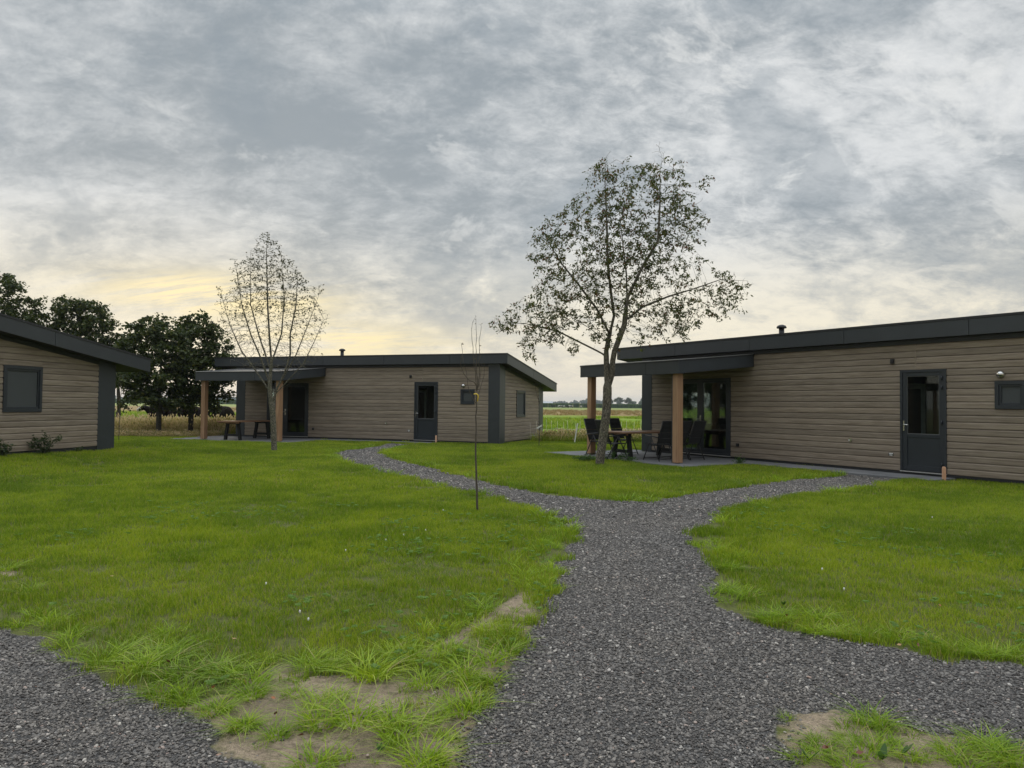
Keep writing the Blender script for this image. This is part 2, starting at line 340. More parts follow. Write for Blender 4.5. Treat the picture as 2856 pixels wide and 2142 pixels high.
def m_stone(name, white=0.0):
    t = NT(name); r = t.nd('ShaderNodeObjectInfo').outputs['Random']; n = t.noise(t.coord('Object'), 2.5, 4, .6)
    c = t.ramp(r, [(0, (.055, .049, .045)), (.35, (.096, .087, .080)), (.62, (.136, .124, .114)), (.84, (.180, .165, .150)), (.945, (.225, .207, .19)), (.972, (.34, .315, .28)), (.986, (.50, .47, .43)), (.991, (.30, .20, .16)), (1, (.5, .48, .45))])
    c = t.mix(t.mr(n, .35, .7, 0, .5), c, t.mix(1.0, c, (.6, .6, .62), 'MULTIPLY')); wn = t.noise(t.coord('World'), .9, 4, .6, .4); c = t.mix(t.mr(wn, .35, .68, 0, .7), c, t.mix(1.0, c, (1.35, 1.30, 1.22), 'MULTIPLY')); t.set(Base_Color=c, Roughness=.6); return t.m
M['stone'] = m_stone('gravel_stone')
def m_field():
    t = NT('pasture'); g = t.nd('ShaderNodeNewGeometry').outputs['Position']; sp = t.nd('ShaderNodeSeparateXYZ'); t.L.new(g, sp.inputs[0]); X, Y, Z = sp.outputs
    p = t.coord('World'); wob = t.noise(t.coord('World', (.02, .05, 1)), 1.0, 4, .6)
    yy = t.math('ADD', Y, t.math('MULTIPLY', t.math('SUBTRACT', wob, .5), 50.0)); n = t.noise(t.coord('World', (.22, 1, 1)), .30, 8, .72); n2 = t.noise(t.coord('World', (.3, 1, 1)), 3.2, 5, .7)
    gc = t.ramp(t.math('ADD', t.math('MULTIPLY', n, .6), t.math('MULTIPLY', n2, .4)), [(.32, (.105, .185, .018)), (.48, (.18, .275, .028)), (.62, (.245, .32, .045)), (.75, (.31, .35, .08))])
    rc = t.ramp(n2, [(.3, (.17, .15, .05)), (.5, (.27, .19, .085)), (.72, (.36, .25, .13))]); lc = t.ramp(n2, [(.3, (.17, .235, .05)), (.7, (.33, .34, .13))])
    c = t.mix(t.mr(yy, 96, 118, smooth_=True), gc, rc); c = t.mix(t.mr(yy, 205, 240, smooth_=True), c, lc); c = t.mix(t.mr(yy, 390, 430, smooth_=True), c, (.15, .23, .06))
    nr = t.noise(p, 5, 5, .7); rough_c = t.ramp(nr, [(.3, (.10, .13, .03)), (.6, (.24, .21, .10))])
    xw = t.math('LESS_THAN', X, -6.0); band = t.math('MULTIPLY', xw, t.mr(Y, 38, 40, 1, 0)); c = t.mix(band, c, rough_c)
    band2 = t.mr(Y, 31.6, 32.4, 1, 0); c = t.mix(band2, c, rough_c)
    t.set(Base_Color=c, Roughness=.9); t.b.inputs['Specular IOR Level'].default_value = .1; t.bump(n2, .6, .08); return t.m
M['field'] = m_field()
M['far_leaf'] = simple('far_foliage', (.036, .052, .022), .9, .4, .12)
M['barnroof'] = simple('barn_roof', (.42, .44, .46), .5)
M['barnwall'] = simple('barn_wall', (.30, .29, .28), .8)

# ------------------------------------------------------------------ ground covers
GP1 = [(1150,1240),(1082,1236),(1050,1245),(1004,1253),(960,1256),(933,1264),(941,1275),(963,1288),(1001,1300),(1123,1327),(1239,1356),(1330,1371),(1407,1392),(1485,1414),(1536,1436),(1569,1459),(1607,1485),(1601,1511),(1578,1536),(1556,1588),(1562,1627),(1535,1680),(1490,1743),(1446,1808),(1425,1870),(1375,1935),(1320,1985),(1292,2065),(1265,2142),(1220,2400),(1250,4000),(1250,9000),(3500,9000),(2500,4000),(2200,2400),(2190,2142),(2208,2026),(2240,1995),(2374,1986),(2477,2004),(2571,2040),(2661,2053),(2856,2098),(3300,2180),(4200,2300),(4200,1960),(3300,1905),(2856,1859),(2661,1836),(2549,1814),(2415,1794),(2280,1771),(2151,1745),(2079,1722),(2016,1700),(1994,1633),(1985,1566),(1940,1521),(1936,1494),(1967,1467),(2012,1427),(2123,1399),(2196,1385),(2305,1374),(2429,1357),(2516,1342),(2524,1325),(2352,1306),(2343,1327),(2221,1337),(2117,1350),(2014,1366),(1911,1384),(1808,1398),(1782,1398),(1653,1392),(1523,1379),(1420,1358),(1291,1330),(1201,1304),(1097,1278),(1065,1262),(1070,1256),(1102,1252),(1134,1244),(1175,1236),(1175,1230),(1150,1230)]
GP2 = [(-900,1715),(0,1742),(62,1767),(137,1809),(233,1850),(325,1900),(417,1934),(488,1975),(584,2021),(650,2067),(709,2101),(772,2142),(900,2500),(1000,4000),(900,9000),(-9000,9000),(-9000,1900)]
SP1 = [(417,1934),(480,1905),(600,1925),(690,1905),(760,1860),(860,1850),(950,1862),(1040,1850),(1100,1835),(1200,1795),(1290,1730),(1370,1690),(1460,1640),(1500,1690),(1446,1808),(1375,1935),(1292,2065),(1265,2142),(1250,2600),(1150,4000),(1000,4000),(900,2600),(772,2142),(584,2021)]
SP2 = [(2500,4000),(2200,2400),(2190,2142),(2208,2026),(2240,1995),(2374,1986),(2477,2004),(2571,2040),(2661,2053),(2856,2098),(3300,2180),(4200,2300),(4200,4000)]
SP3 = [(-60,1582),(40,1588),(70,1597),(40,1606),(-60,1606)]
POLY = {k: np.array([G(*q) for q in v]) for k, v in dict(g1=GP1, g2=GP2, s1=SP1, s2=SP2, s3=SP3).items()}
def inside(P, x, y):
    r = np.zeros(len(x), bool); n = len(P); j = n - 1
    for i in range(n):
        xi, yi = P[i]; xj, yj = P[j]
        c = ((yi > y) != (yj > y))
        if c.any(): r[c] ^= x[c] < (xj - xi) * (y[c] - yi) / (yj - yi) + xi
        j = i
    return r
def edge_dist(P, x, y):
    d = np.full(len(x), 1e9)
    for i in range(len(P)):
        a = P[i - 1]; b = P[i]; ab = b - a; L2 = ab @ ab + 1e-9
        t = np.clip(((x - a[0]) * ab[0] + (y - a[1]) * ab[1]) / L2, 0, 1)
        d = np.minimum(d, np.hypot(x - a[0] - t * ab[0], y - a[1] - t * ab[1]))
    return d
def vnoise(x, y, s, seed):
    r = np.random.default_rng(seed).random((64, 64)); u = x * s; v = y * s; i = np.floor(u).astype(int); j = np.floor(v).astype(int); fu = smooth(u - i); fv = smooth(v - j)
    g = lambda a, b: r[a % 64, b % 64]
    return (g(i, j) * (1 - fu) + g(i + 1, j) * fu) * (1 - fv) + (g(i, j + 1) * (1 - fu) + g(i + 1, j + 1) * fu) * fv
# cabin frames: origin = right front wall corner, local X to the right, local Y into the house
CAB = {'M': (-.468, 28.08, .08, rad(20.069)), 'R': (10.86, 13.912, .098, rad(57.809)), 'L': (-10.979 - .2045 * 5.401, 20.401 - .9789 * 5.401, .30, rad(11.798))}
def cab_uv(c, x, y):
    ox, oy, _, t = CAB[c]; dx = x - ox; dy = y - oy; return -math.cos(t) * dx + math.sin(t) * dy, math.sin(t) * dx + math.cos(t) * dy
SLAB = [(2.3, -.05), (2.3, -1.0), (7.15, -1.0), (7.15, -3.3), (12.95, -3.3), (12.95, 0.3), (12.2, .3), (12.2, -.05)]
def sandn(x, y): return .55 * vnoise(x, y, 2.3, 71) + .3 * vnoise(x, y, 6.1, 72) + .15 * vnoise(x, y, 13, 73) + .10 * smooth((3.9 - y) / 1.2)
def cover(x, y):
    """0 lawn, 1 gravel, 2 sand, 3 nothing (slab or house)"""
    jx = (vnoise(x, y, 3.1, 1) - .5) * .16 + (vnoise(x, y, 9, 2) - .5) * .08; jy = (vnoise(x, y, 3.1, 3) - .5) * .16 + (vnoise(x, y, 9, 4) - .5) * .08
    X = x + jx; Y = y + jy; r = np.zeros(len(x), int)
    bn = sandn(x, y)
    for k, th in (('s1', .39), ('s2', .34), ('s3', 0)): r[inside(POLY[k], X, Y) & (bn > th)] = 2
    for k in ('g1', 'g2'): r[inside(POLY[k], X, Y)] = 1
    for c in CAB:
        u, v = cab_uv(c, x, y); S = np.array(SLAB) if c != 'L' else np.array([(2.3, -.05), (2.3, -1), (7, -1), (7, -.05)])
        r[inside(S, u, v)] = 3; r[(u > 0) & (u < 12.3) & (v > 0) & (v < 5.4)] = 3
    return r
def build_ground():
    ys = [-3.0]
    while ys[-1] < 31.6: ys.append(ys[-1] + min(.26, max(.055, .0095 * max(0, ys[-1]) + .02)))
    ys = np.array(ys); xs = np.concatenate([np.arange(-24, -9, .25), np.arange(-9, -5, .12), np.arange(-5, 6, .07), np.arange(6, 12, .12), np.arange(12, 20.1, .3)])
    X, Y = np.meshgrid(xs, ys); nx = len(xs); x = X.ravel(); y = Y.ravel(); c = cover(x, y)
    z = rise(x, y) + (vnoise(x, y, 1.3, 8) - .5) * .02 * (c == 0) + (vnoise(x, y, 2.6, 9) - .5) * .02 * (c == 2)
    z = z - .006
    for k in CAB:
        u, v = cab_uv(k, x, y)
        z = np.where((u > -.1) & (u < 13) & (v > -3.4) & (v < 5.5) & (c == 3), np.minimum(z, rise(x, y) - .03), z)
    jx = (vnoise(x, y, 3.1, 1) - .5) * .16 + (vnoise(x, y, 9, 2) - .5) * .08; jy = (vnoise(x, y, 3.1, 3) - .5) * .16 + (vnoise(x, y, 9, 4) - .5) * .08; xj = x + jx; yj = y + jy
    def soft(keys, width):
        v = np.full(len(x), -9.0)
        for k in keys: v = np.maximum(v, edge_dist(POLY[k], xj, yj) * np.where(inside(POLY[k], xj, yj), 1, -1))
        return np.clip(.5 + v / width, 0, 1)
    col = np.zeros((len(x), 4), np.float32); col[:, 0] = soft(('g1', 'g2'), .30); col[:, 1] = np.minimum(soft(('s1', 's2', 's3'), .45), np.clip(.5 + (sandn(x, y) - .37) * 5, 0, 1)); col[:, 3] = 1
    pu, pv = cab_uv('R', x, y); col[:, 2] = (((pu < 2.4) & (pu > .9) & (pv > -.45) & (pv < 0)) | ((pu > 2.2) & (pu < 7) & (pv > -1.12) & (pv < -1) & (vnoise(x, y, 2, 5) > .6)))
    I = (np.arange(len(ys) - 1)[:, None] * nx + np.arange(nx - 1)[None, :]).ravel(); F = np.stack([I, I + 1, I + nx + 1, I + nx], 1)
    fc = c[I]
    for nm, ids in (('lawn', (0, 3)), ('gravel_path', (1,)), ('sandy_ground', (2,))):
        sel = np.isin(fc, ids); f = F[sel]; u, inv = np.unique(f, return_inverse=True)
        me = npmesh(nm, np.stack([x[u], y[u], z[u]], 1), inv.reshape(-1, 4), M['ground'], True)
        a = me.color_attributes.new('cover', 'FLOAT_COLOR', 'POINT'); a.data.foreach_set('color', col[u].ravel()); tag(link(nm, me), kind='structure')
    # pasture out to the horizon
    vs = [(-4000, -200, -.06), (4000, -200, -.06), (4000, 4200, -.06), (-4000, 4200, -.06)]
    me = npmesh('field', vs, [(0, 1, 2, 3)], M['field']); tag(link('field', me), kind='structure')
build_ground()

# ------------------------------------------------------------------ scattering (grass, stones): geometry nodes on points
def scatter(name, pts, rot, scl, src, label, cat):
    me = bpy.data.meshes.new(name); pts = np.asarray(pts, np.float32); me.vertices.add(len(pts)); me.vertices.foreach_set('co', pts.ravel())
    a = me.attributes.new('rot', 'FLOAT_VECTOR', 'POINT'); a.data.foreach_set('vector', np.asarray(rot, np.float32).ravel())
    a = me.attributes.new('scl', 'FLOAT_VECTOR', 'POINT'); a.data.foreach_set('vector', np.asarray(scl, np.float32).ravel()); me.update()
    o = link(name, me); tag(o, label, cat, kind='stuff')
    ng = bpy.data.node_groups.new(name, 'GeometryNodeTree'); ng.interface.new_socket('Geometry', in_out='INPUT', socket_type='NodeSocketGeometry'); ng.interface.new_socket('Geometry', in_out='OUTPUT', socket_type='NodeSocketGeometry')
    N = ng.nodes; L = ng.links; gi = N.new('NodeGroupInput'); go = N.new('NodeGroupOutput'); ip = N.new('GeometryNodeInstanceOnPoints'); oi = N.new('GeometryNodeObjectInfo'); oi.inputs['Object'].default_value = src
    mp = N.new('GeometryNodeMeshToPoints'); L.new(gi.outputs[0], mp.inputs[0]); L.new(mp.outputs[0], ip.inputs['Points']); L.new(oi.outputs['Geometry'], ip.inputs['Instance'])
    for nm, s in (('rot', 'Rotation'), ('scl', 'Scale')):
        q = N.new('GeometryNodeInputNamedAttribute'); q.data_type = 'FLOAT_VECTOR'; q.inputs[0].default_value = nm; L.new(q.outputs['Attribute'], ip.inputs[s])
    L.new(ip.outputs[0], go.inputs[0]); md = o.modifiers.new('scatter', 'NODES'); md.node_group = ng
    return o
def tuft_mesh(name, n, radius, h, wd, bend, mat, seed, hv=.35, seg=2, heads=0.0, out=.0):
    r = np.random.default_rng(seed); V = []; F3 = []
    for i in range(n):
        a = r.uniform(0, 2 * math.pi); q = radius * math.sqrt(r.random()); px, py = q * math.cos(a), q * math.sin(a)
        b = a + r.normal(0, .9) if out else r.uniform(0, 2 * math.pi); hh = h * (1 + r.normal(0, hv * .6)); hh = max(hh, h * .3); be = bend * r.uniform(.3, 1.3) + out * q / max(radius, 1e-6)
        dx, dy = math.cos(b), math.sin(b); f = r.uniform(0, math.pi); sx, sy = math.cos(f) * wd / 2, math.sin(f) * wd / 2
        base = len(V)
        for k in range(seg):
            t = k / seg; o = be * hh * t * t; z = hh * t * (1 - .25 * be * t); ww = (1 - t * .55)
            V += [(px + dx * o - sx * ww, py + dy * o - sy * ww, z), (px + dx * o + sx * ww, py + dy * o + sy * ww, z)]
        o = be * hh; V.append((px + dx * o, py + dy * o, hh * (1 - .25 * be)))
        for k in range(seg - 1):
            q0 = base + 2 * k; F3 += [(q0, q0 + 1, q0 + 3), (q0, q0 + 3, q0 + 2)]
        q0 = base + 2 * (seg - 1); F3.append((q0, q0 + 1, q0 + 2))
        if heads and r.random() < heads:
            b2 = len(V); z = hh * (1 - .25 * be) ; cx, cy = px + dx * o, py + dy * o; wq = wd * 1.9; hl = h * .16
            V += [(cx, cy, z - hl * .3), (cx - wq, cy, z + hl * .3), (cx, cy - wq, z + hl * .4), (cx + wq, cy, z + hl * .3), (cx + dx * .02, cy + wq, z + hl * .4), (cx + dx * .03, cy + dy * .03, z + hl * 1.3)]
            F3 += [(b2, b2 + 1, b2 + 2), (b2, b2 + 2, b2 + 3), (b2, b2 + 3, b2 + 4), (b2 + 5, b2 + 2, b2 + 1), (b2 + 5, b2 + 3, b2 + 2), (b2 + 5, b2 + 4, b2 + 3)]
    me = npmesh(name, V, F3, mat); return bpy.data.objects.new(name, me)
def frustum_pts(y0, y1, dens, xpad=.6, right=20, left=-23):
    k = 1428 / 2059.5; A = []
    n = int(((y1 + y0) * k + 2 * xpad) * (y1 - y0) * dens); y = y0 + (y1 - y0) * RNG.random(int(n * 1.6)); hw = y * k + xpad; x = (RNG.random(len(y)) * 2 - 1) * (y1 * k + xpad)
    s = (abs(x) < hw) & (x < right) & (x > left); x, y = x[s], y[s]; return x, y
def lawn_grass():
    lods = [(1.6, 7.0, 200, .075, 30, .042, .0042, 1.0), (7.0, 13.0, 95, .11, 40, .050, .0062, 1.0), (13.0, 31.2, 34, .19, 60, .058, .010, 1.0)]
    for li, (y0, y1, dens, R, nb, h, wd, _) in enumerate(lods):
        x, y = frustum_pts(y0, y1, dens); c = cover(x, y); dg = np.minimum(edge_dist(POLY['g1'], x, y), edge_dist(POLY['g2'], x, y)); s = (c == 0)
        bare = vnoise(x, y, 5.0, 21) * vnoise(x, y, 1.1, 22)
        s &= ~((dg < .25) & (bare < .13))
        x, y, dg = x[s], y[s], dg[s]; z = rise(x, y); n = len(x); var = 0.75 + .55 * vnoise(x, y, 1.6, 31) + .2 * RNG.random(n); var *= 1 + .25 * (dg < .3)
        which = RNG.integers(0, 3, n)
        for k in range(3):
            src = tuft_mesh('grass_tuft', nb, R, h, wd, .7, M['grass'], 100 + li * 10 + k); q = which == k; m = q.sum()
            sc3 = np.stack([np.ones(m), np.ones(m), var[q]], 1) * RNG.uniform(.85, 1.15, (m, 1)); rt = np.stack([np.zeros(m), np.zeros(m), RNG.uniform(0, 6.28, m)], 1)
            scatter('lawn_grass', np.stack([x[q], y[q], z[q] - .006], 1), rt, sc3, src, 'short green mown grass covering the lawn', 'grass')
def edge_grass():
    # longer, lighter tufts that spill over the lawn's edges and grow in the sand
    x, y = frustum_pts(1.8, 8.5, 62); c = cover(x, y); d = np.minimum(edge_dist(POLY['g1'], x, y), edge_dist(POLY['g2'], x, y))
    cl = vnoise(x, y, 2.1, 41); c2 = vnoise(x, y, 4.5, 42)
    wz = .16 + .38 * cl; keep = (c == 0) & (d < wz) & (c2 > .30); near_sand = (c == 0) & (((edge_dist(POLY['s1'], x, y) < .16) | inside(POLY['s1'], x, y) | inside(POLY['s2'], x, y)) & (c2 > .40)); lft = (c == 0) & (x < -1.9) & (y < 4.9) & (x < -1.2 - .25 * (y - 3)) & (c2 > .45)
    keep |= near_sand | lft
    sand = (c == 2) & (vnoise(x, y, 3.2, 43) > .50) & (RNG.random(len(x)) < .6)
    x2, y2 = frustum_pts(8.5, 26, 16); cc = cover(x2, y2); d2 = edge_dist(POLY['g1'], x2, y2); k2 = (cc == 0) & (d2 < .22) & (vnoise(x2, y2, 1.7, 44) > .35)
    for nm, X, Y, h, wd, R, nb in (('near', x[keep], y[keep], .062, .0052, .06, 28), ('sand', x[sand], y[sand], .055, .0042, .045, 20), ('far', x2[k2], y2[k2], .09, .010, .12, 34)):
        n = len(X); which = RNG.integers(0, 3, n)
        for k in range(3):
            q = which == k; m = q.sum()
            if not m: continue
            src = tuft_mesh('grass_tuft', nb, R, h, wd, .8, M['grass_long'] if nm != 'sand' or k else M['grass'], 300 + k + len(nm), .5, 3, out=.9)
            s1 = RNG.uniform(.55, 1.5, (m, 1)) * np.ones((1, 3)); rt = np.stack([RNG.normal(0, .12, m), RNG.normal(0, .12, m), RNG.uniform(0, 6.28, m)], 1)
            scatter('edge_grass', np.stack([X[q], Y[q], rise(X[q], Y[q]) - .008], 1), rt, s1, src, 'longer light green grass fringing the gravel and sand', 'grass')
def tall_grass():
    x = RNG.uniform(-26, -5.2, 4200); y = RNG.uniform(30.9, 38.2, 4200); tall = (y > 33.2 + .5 * vnoise(x, y, .5, 51)); lowz = ~tall & (RNG.random(4200) < .8)
    u, v = cab_uv('M', x, y); ok = ~((u < 13.6) & (v < 6.2) & (u > -1)); tall &= ok; lowz &= ok & (x < -11)
    x3 = RNG.uniform(-.2, 13, 420); y3 = 30.6 + 1.9 * RNG.random(420) ** 1.6; u, v = cab_uv('M', x3, y3); ok = (u < -.6) | (v > 6.5); x3, y3 = x3[ok], y3[ok]
    for nm, X, Y, h, s in (('a', x[tall], y[tall], .45, 61), ('b', x[lowz], y[lowz], .18, 62), ('c', x3, y3, .33, 63)):
        n = len(X); which = RNG.integers(0, 2, n)
        for k in range(2):
            q = which == k; m = q.sum(); src = tuft_mesh('tall_grass_clump', 46, .24, h, .012, .32, M['straw'] if (k or nm != 'a') else M['straw'], s * 10 + k, .45, 3, heads=.75, out=.15)
            s1 = (RNG.uniform(.35, 1.3, (m, 1)) if nm == 'c' else RNG.uniform(.6, 1.2, (m, 1))) * np.ones((1, 3)); rt = np.stack([np.zeros(m), np.zeros(m), RNG.uniform(0, 6.28, m)], 1)
            scatter('tall_grass', np.stack([X[q], Y[q], np.full(m, -.04)], 1), rt, s1, src, 'tall dry straw-coloured grass at the edge of the pasture', 'grass')
    # green undergrowth
    X = np.concatenate([x[tall][::2] + .1, x3 + .1, x3 - .15]); Y = np.concatenate([y[tall][::2], y3 - .25, y3 + .2]); m = len(X); src = tuft_mesh('tall_grass_clump', 50, .28, .30, .014, .5, M['grass'], 777, .5, 3, out=.3)
    scatter('tall_grass', np.stack([X, Y, np.full(m, -.04)], 1), np.stack([np.zeros(m), np.zeros(m), RNG.uniform(0, 6.28, m)], 1), RNG.uniform(.6, 1.2, (m, 1)) * np.ones((1, 3)), src, 'green undergrowth among the dry grass at the pasture edge', 'grass')
def stone_src(seed, r=1.0):
    g = np.random.default_rng(seed); bm = bmesh.new(); bmesh.ops.create_icosphere(bm, subdivisions=1, radius=1)
    for v in bm.verts: v.co *= g.uniform(.78, 1.15)
    for v in bm.verts: v.co = Vector((v.co.x * 1.15, v.co.y * .85, v.co.z * .55))
    me = bpy.data.meshes.new('stone'); bm.to_mesh(me); bm.free(); me.materials.append(M['stone']); return bpy.data.objects.new('stone', me)
def gravel():
    P = []
    for y0, y1, dens, r0 in ((1.7, 4.2, 4900, .0064), (4.2, 6.5, 3300, .0075), (6.5, 10, 1900, .0095), (10, 16, 850, .0125), (16, 28, 380, .016)):
        x, y = frustum_pts(y0, y1, dens, .25); c = cover(x, y); s = (c == 1) | ((c == 2) & (RNG.random(len(x)) < .012 + .16 * (edge_dist(POLY['g1'], x, y) < .10))); x, y = x[s], y[s]
        P.append(np.stack([x, y, np.full(len(x), -.004) + r0 * .15, np.full(len(x), r0)], 1))
    P = np.concatenate(P); which = RNG.integers(0, 4, len(P))
    for k in range(4):
        q = P[which == k]; m = len(q); rt = np.stack([RNG.normal(0, .35, m), RNG.normal(0, .35, m), RNG.uniform(0, 6.28, m)], 1)
        s = q[:, 3:4] * np.clip(RNG.lognormal(0, .33, (m, 1)), .5, 2.2); scatter('gravel', q[:, :3], rt, s * np.ones((1, 3)), stone_src(900 + k), 'dark grey gravel stones with a few pale ones', 'gravel')
def pasture_clumps():
    for nm, n, x0, x1, y0, y1, mat, h, wd, sc_, lab in (('pasture_grass', 3800, -4, 50, 33.5, 100, 'grass', .16, .035, 1.5, 'uneven green grass tufts in the grazed pasture'), ('dry_grass', 2600, -60, 110, 112, 215, 'straw', .36, .06, .95, 'reddish dry grass strip across the pasture'), ('pasture_grass', 2600, -60, -6, 39, 100, 'grass', .2, .035, 1.5, 'uneven green grass tufts in the grazed pasture')):
        x = RNG.uniform(x0, x1, n); y = RNG.uniform(y0, y1, n); s = vnoise(x, y, .16, 81) > .35; x, y = x[s], y[s]; m = len(x)
        src = tuft_mesh('pasture_tuft', 46, .42, h, wd, .5, M[mat] if mat != 'straw' else M['rust'], 640 + int(y0), .5, 2, out=.2)
        scatter(nm, np.stack([x, y, np.full(m, -.08)], 1), np.stack([np.zeros(m), np.zeros(m), RNG.uniform(0, 6.28, m)], 1), sc_ * RNG.uniform(.5, 1.3, (m, 1)) * np.ones((1, 3)), src, lab, 'grass')
def lawn_weeds():
    r = np.random.default_rng(77); V = []; F = []
    for k in range(7):
        a = k * .9 + r.uniform(-.2, .2); L = .022 * r.uniform(.7, 1.2); d = np.array([math.cos(a), math.sin(a), 0]); q = np.array([-d[1], d[0], 0]); b = len(V)
        V += [d * .003 + [0, 0, .03], d * L * .6 + q * L * .4 + [0, 0, .043], d * L * 1.2 + [0, 0, .04], d * L * .6 - q * L * .4 + [0, 0, .043]]; F += [(b, b + 1, b + 2), (b, b + 2, b + 3)]
    src = bpy.data.objects.new('clover', npmesh('clover', V, F, M['clover']))
    x, y = frustum_pts(2.2, 11, 60); c = cover(x, y); s = (c == 0) & (vnoise(x, y, .9, 91) * vnoise(x, y, 3.3, 92) > .36); x, y = x[s], y[s]; m = len(x)
    scatter('lawn_clover', np.stack([x, y, rise(x, y) + .002], 1), np.stack([RNG.normal(0, .15, m), RNG.normal(0, .15, m), RNG.uniform(0, 6.28, m)], 1), RNG.uniform(.7, 1.4, (m, 1)) * np.ones((1, 3)), src, 'darker clover leaves mixed through the lawn', 'clover')
lawn_grass(); edge_grass(); tall_grass(); gravel(); pasture_clumps(); lawn_weeds()

# ------------------------------------------------------------------ cabins
D, H1, H2, TH = 5.401, 3.382, 2.438, .388
VF, VB = -.184, 6.359; UR, UL = -.369, 13.396
def rtop(v): return H1 + (H2 - H1) * (v - VF) / (VB - VF)
ROW = 2.3 / 16
PROF = [(0.0, -.010), (.010, -.010), (.0101, .022), (.110, .022), (.127, .014), (.138, .006), (.1437, -.002)]
def plank(root, axis, a0, a1, base, z0, z1, sgn):
    """a lapped board; axis 0 = along X (front/back), 1 = along Y (sides); base = plane of the wall core, sgn = outward"""
    k = (z1 - z0) / ROW; pr = [(base + sgn * d, z0 + min(zz * 1.0, (z1 - z0)) if k > .999 else z0 + zz * k) for zz, d in PROF] + [(base - sgn * .02, z1), (base - sgn * .02, z0)]
    mb = MB()
    if axis == 0: mb.prism(pr, a0, a1, 0)
    else: mb.prism([(p[0], p[1]) for p in pr], a0, a1, 1)
    return mb.build('siding_plank', M['siding'], root)
def rows_with_openings(root, axis, a0, a1, base, sgn, opens, zmax=None, zlim=None):
    """opens: (lo, hi, zlo, zhi) along the wall"""
    for r in range(21):
        z0, z1 = r * ROW, (r + 1) * ROW; b1 = a1
        if zlim is not None: b1 = min(a1, zlim(z1))
        if b1 - a0 < .1: continue
        segs = [(a0, b1, z0, z1)]
        for lo, hi, zl, zh in opens:
            n = []
            for s0, s1, p0, p1 in segs:
                if zl >= p1 - .004 or zh <= p0 + .004 or hi <= s0 or lo >= s1: n.append((s0, s1, p0, p1)); continue
                if lo > s0: n.append((s0, lo, p0, p1))
                if hi < s1: n.append((hi, s1, p0, p1))
                if p0 < zl - .004: n.append((max(lo, s0), min(hi, s1), p0, zl))
                if zh + .004 < p1: n.append((max(lo, s0), min(hi, s1), zh, p1))
            segs = n
        for s0, s1, p0, p1 in segs:
            if s1 - s0 > .03: plank(root, axis, s0, s1, base, p0, p1, sgn)
def X(u): return -u
def window(root, axis, base, sgn, lo, hi, z0, z1, fw=.075, sash=.045, handle=False, pane='blind'):
    """frame ring + sash ring + pane in a wall plane"""
    def ring(name, l, h, a, b, t, d0, d1, par):
        mb = MB()
        for (p, q, r, s) in ((l, h, a, a + t), (l, h, b - t, b), (l, l + t, a + t, b - t), (h - t, h, a + t, b - t)):
            if axis == 0: mb.box(p, q, base + sgn * d0, base + sgn * d1, r, s)
            else: mb.box(base + sgn * d0, base + sgn * d1, p, q, r, s)
        return mb.build(name, M['frame'], par, bevel=.004)
    f = ring('window', lo, hi, z0, z1, fw, -.06, .034, root)
    s = ring('sash', lo + fw, hi - fw, z0 + fw, z1 - fw, sash, -.05, .012, f)
    g = fw + sash; mb = MB(); a = (base - sgn * .02, base - sgn * .012)
    if axis == 0: mb.box(lo + g - .01, hi - g + .01, a[0], a[1], z0 + g - .01, z1 - g + .01)
    else: mb.box(a[0], a[1], lo + g - .01, hi - g + .01, z0 + g - .01, z1 - g + .01)
    mb.build('pane', M['blind'] if pane == 'blind' else M['glass'], f)
    mb = MB(); a = (base - sgn * .075, base - sgn * .065)
    if pane == 'blind':
        if axis == 0: mb.box(lo + .02, hi - .02, a[0], a[1], z0 + .02, z1 - .02)
        else: mb.box(a[0], a[1], lo + .02, hi - .02, z0 + .02, z1 - .02)
        mb.build('blind', M['blind'], f)
    if handle:
        yy = lo + g + .07; mb = MB().tube([(base - sgn * .035, yy, z0 + .62), (base - sgn * .05, yy + .01, z0 + .60), (base - sgn * .05, yy + .025, z0 + .5)], .009, 6); mb.build('handle', M['white'], f)
    return f
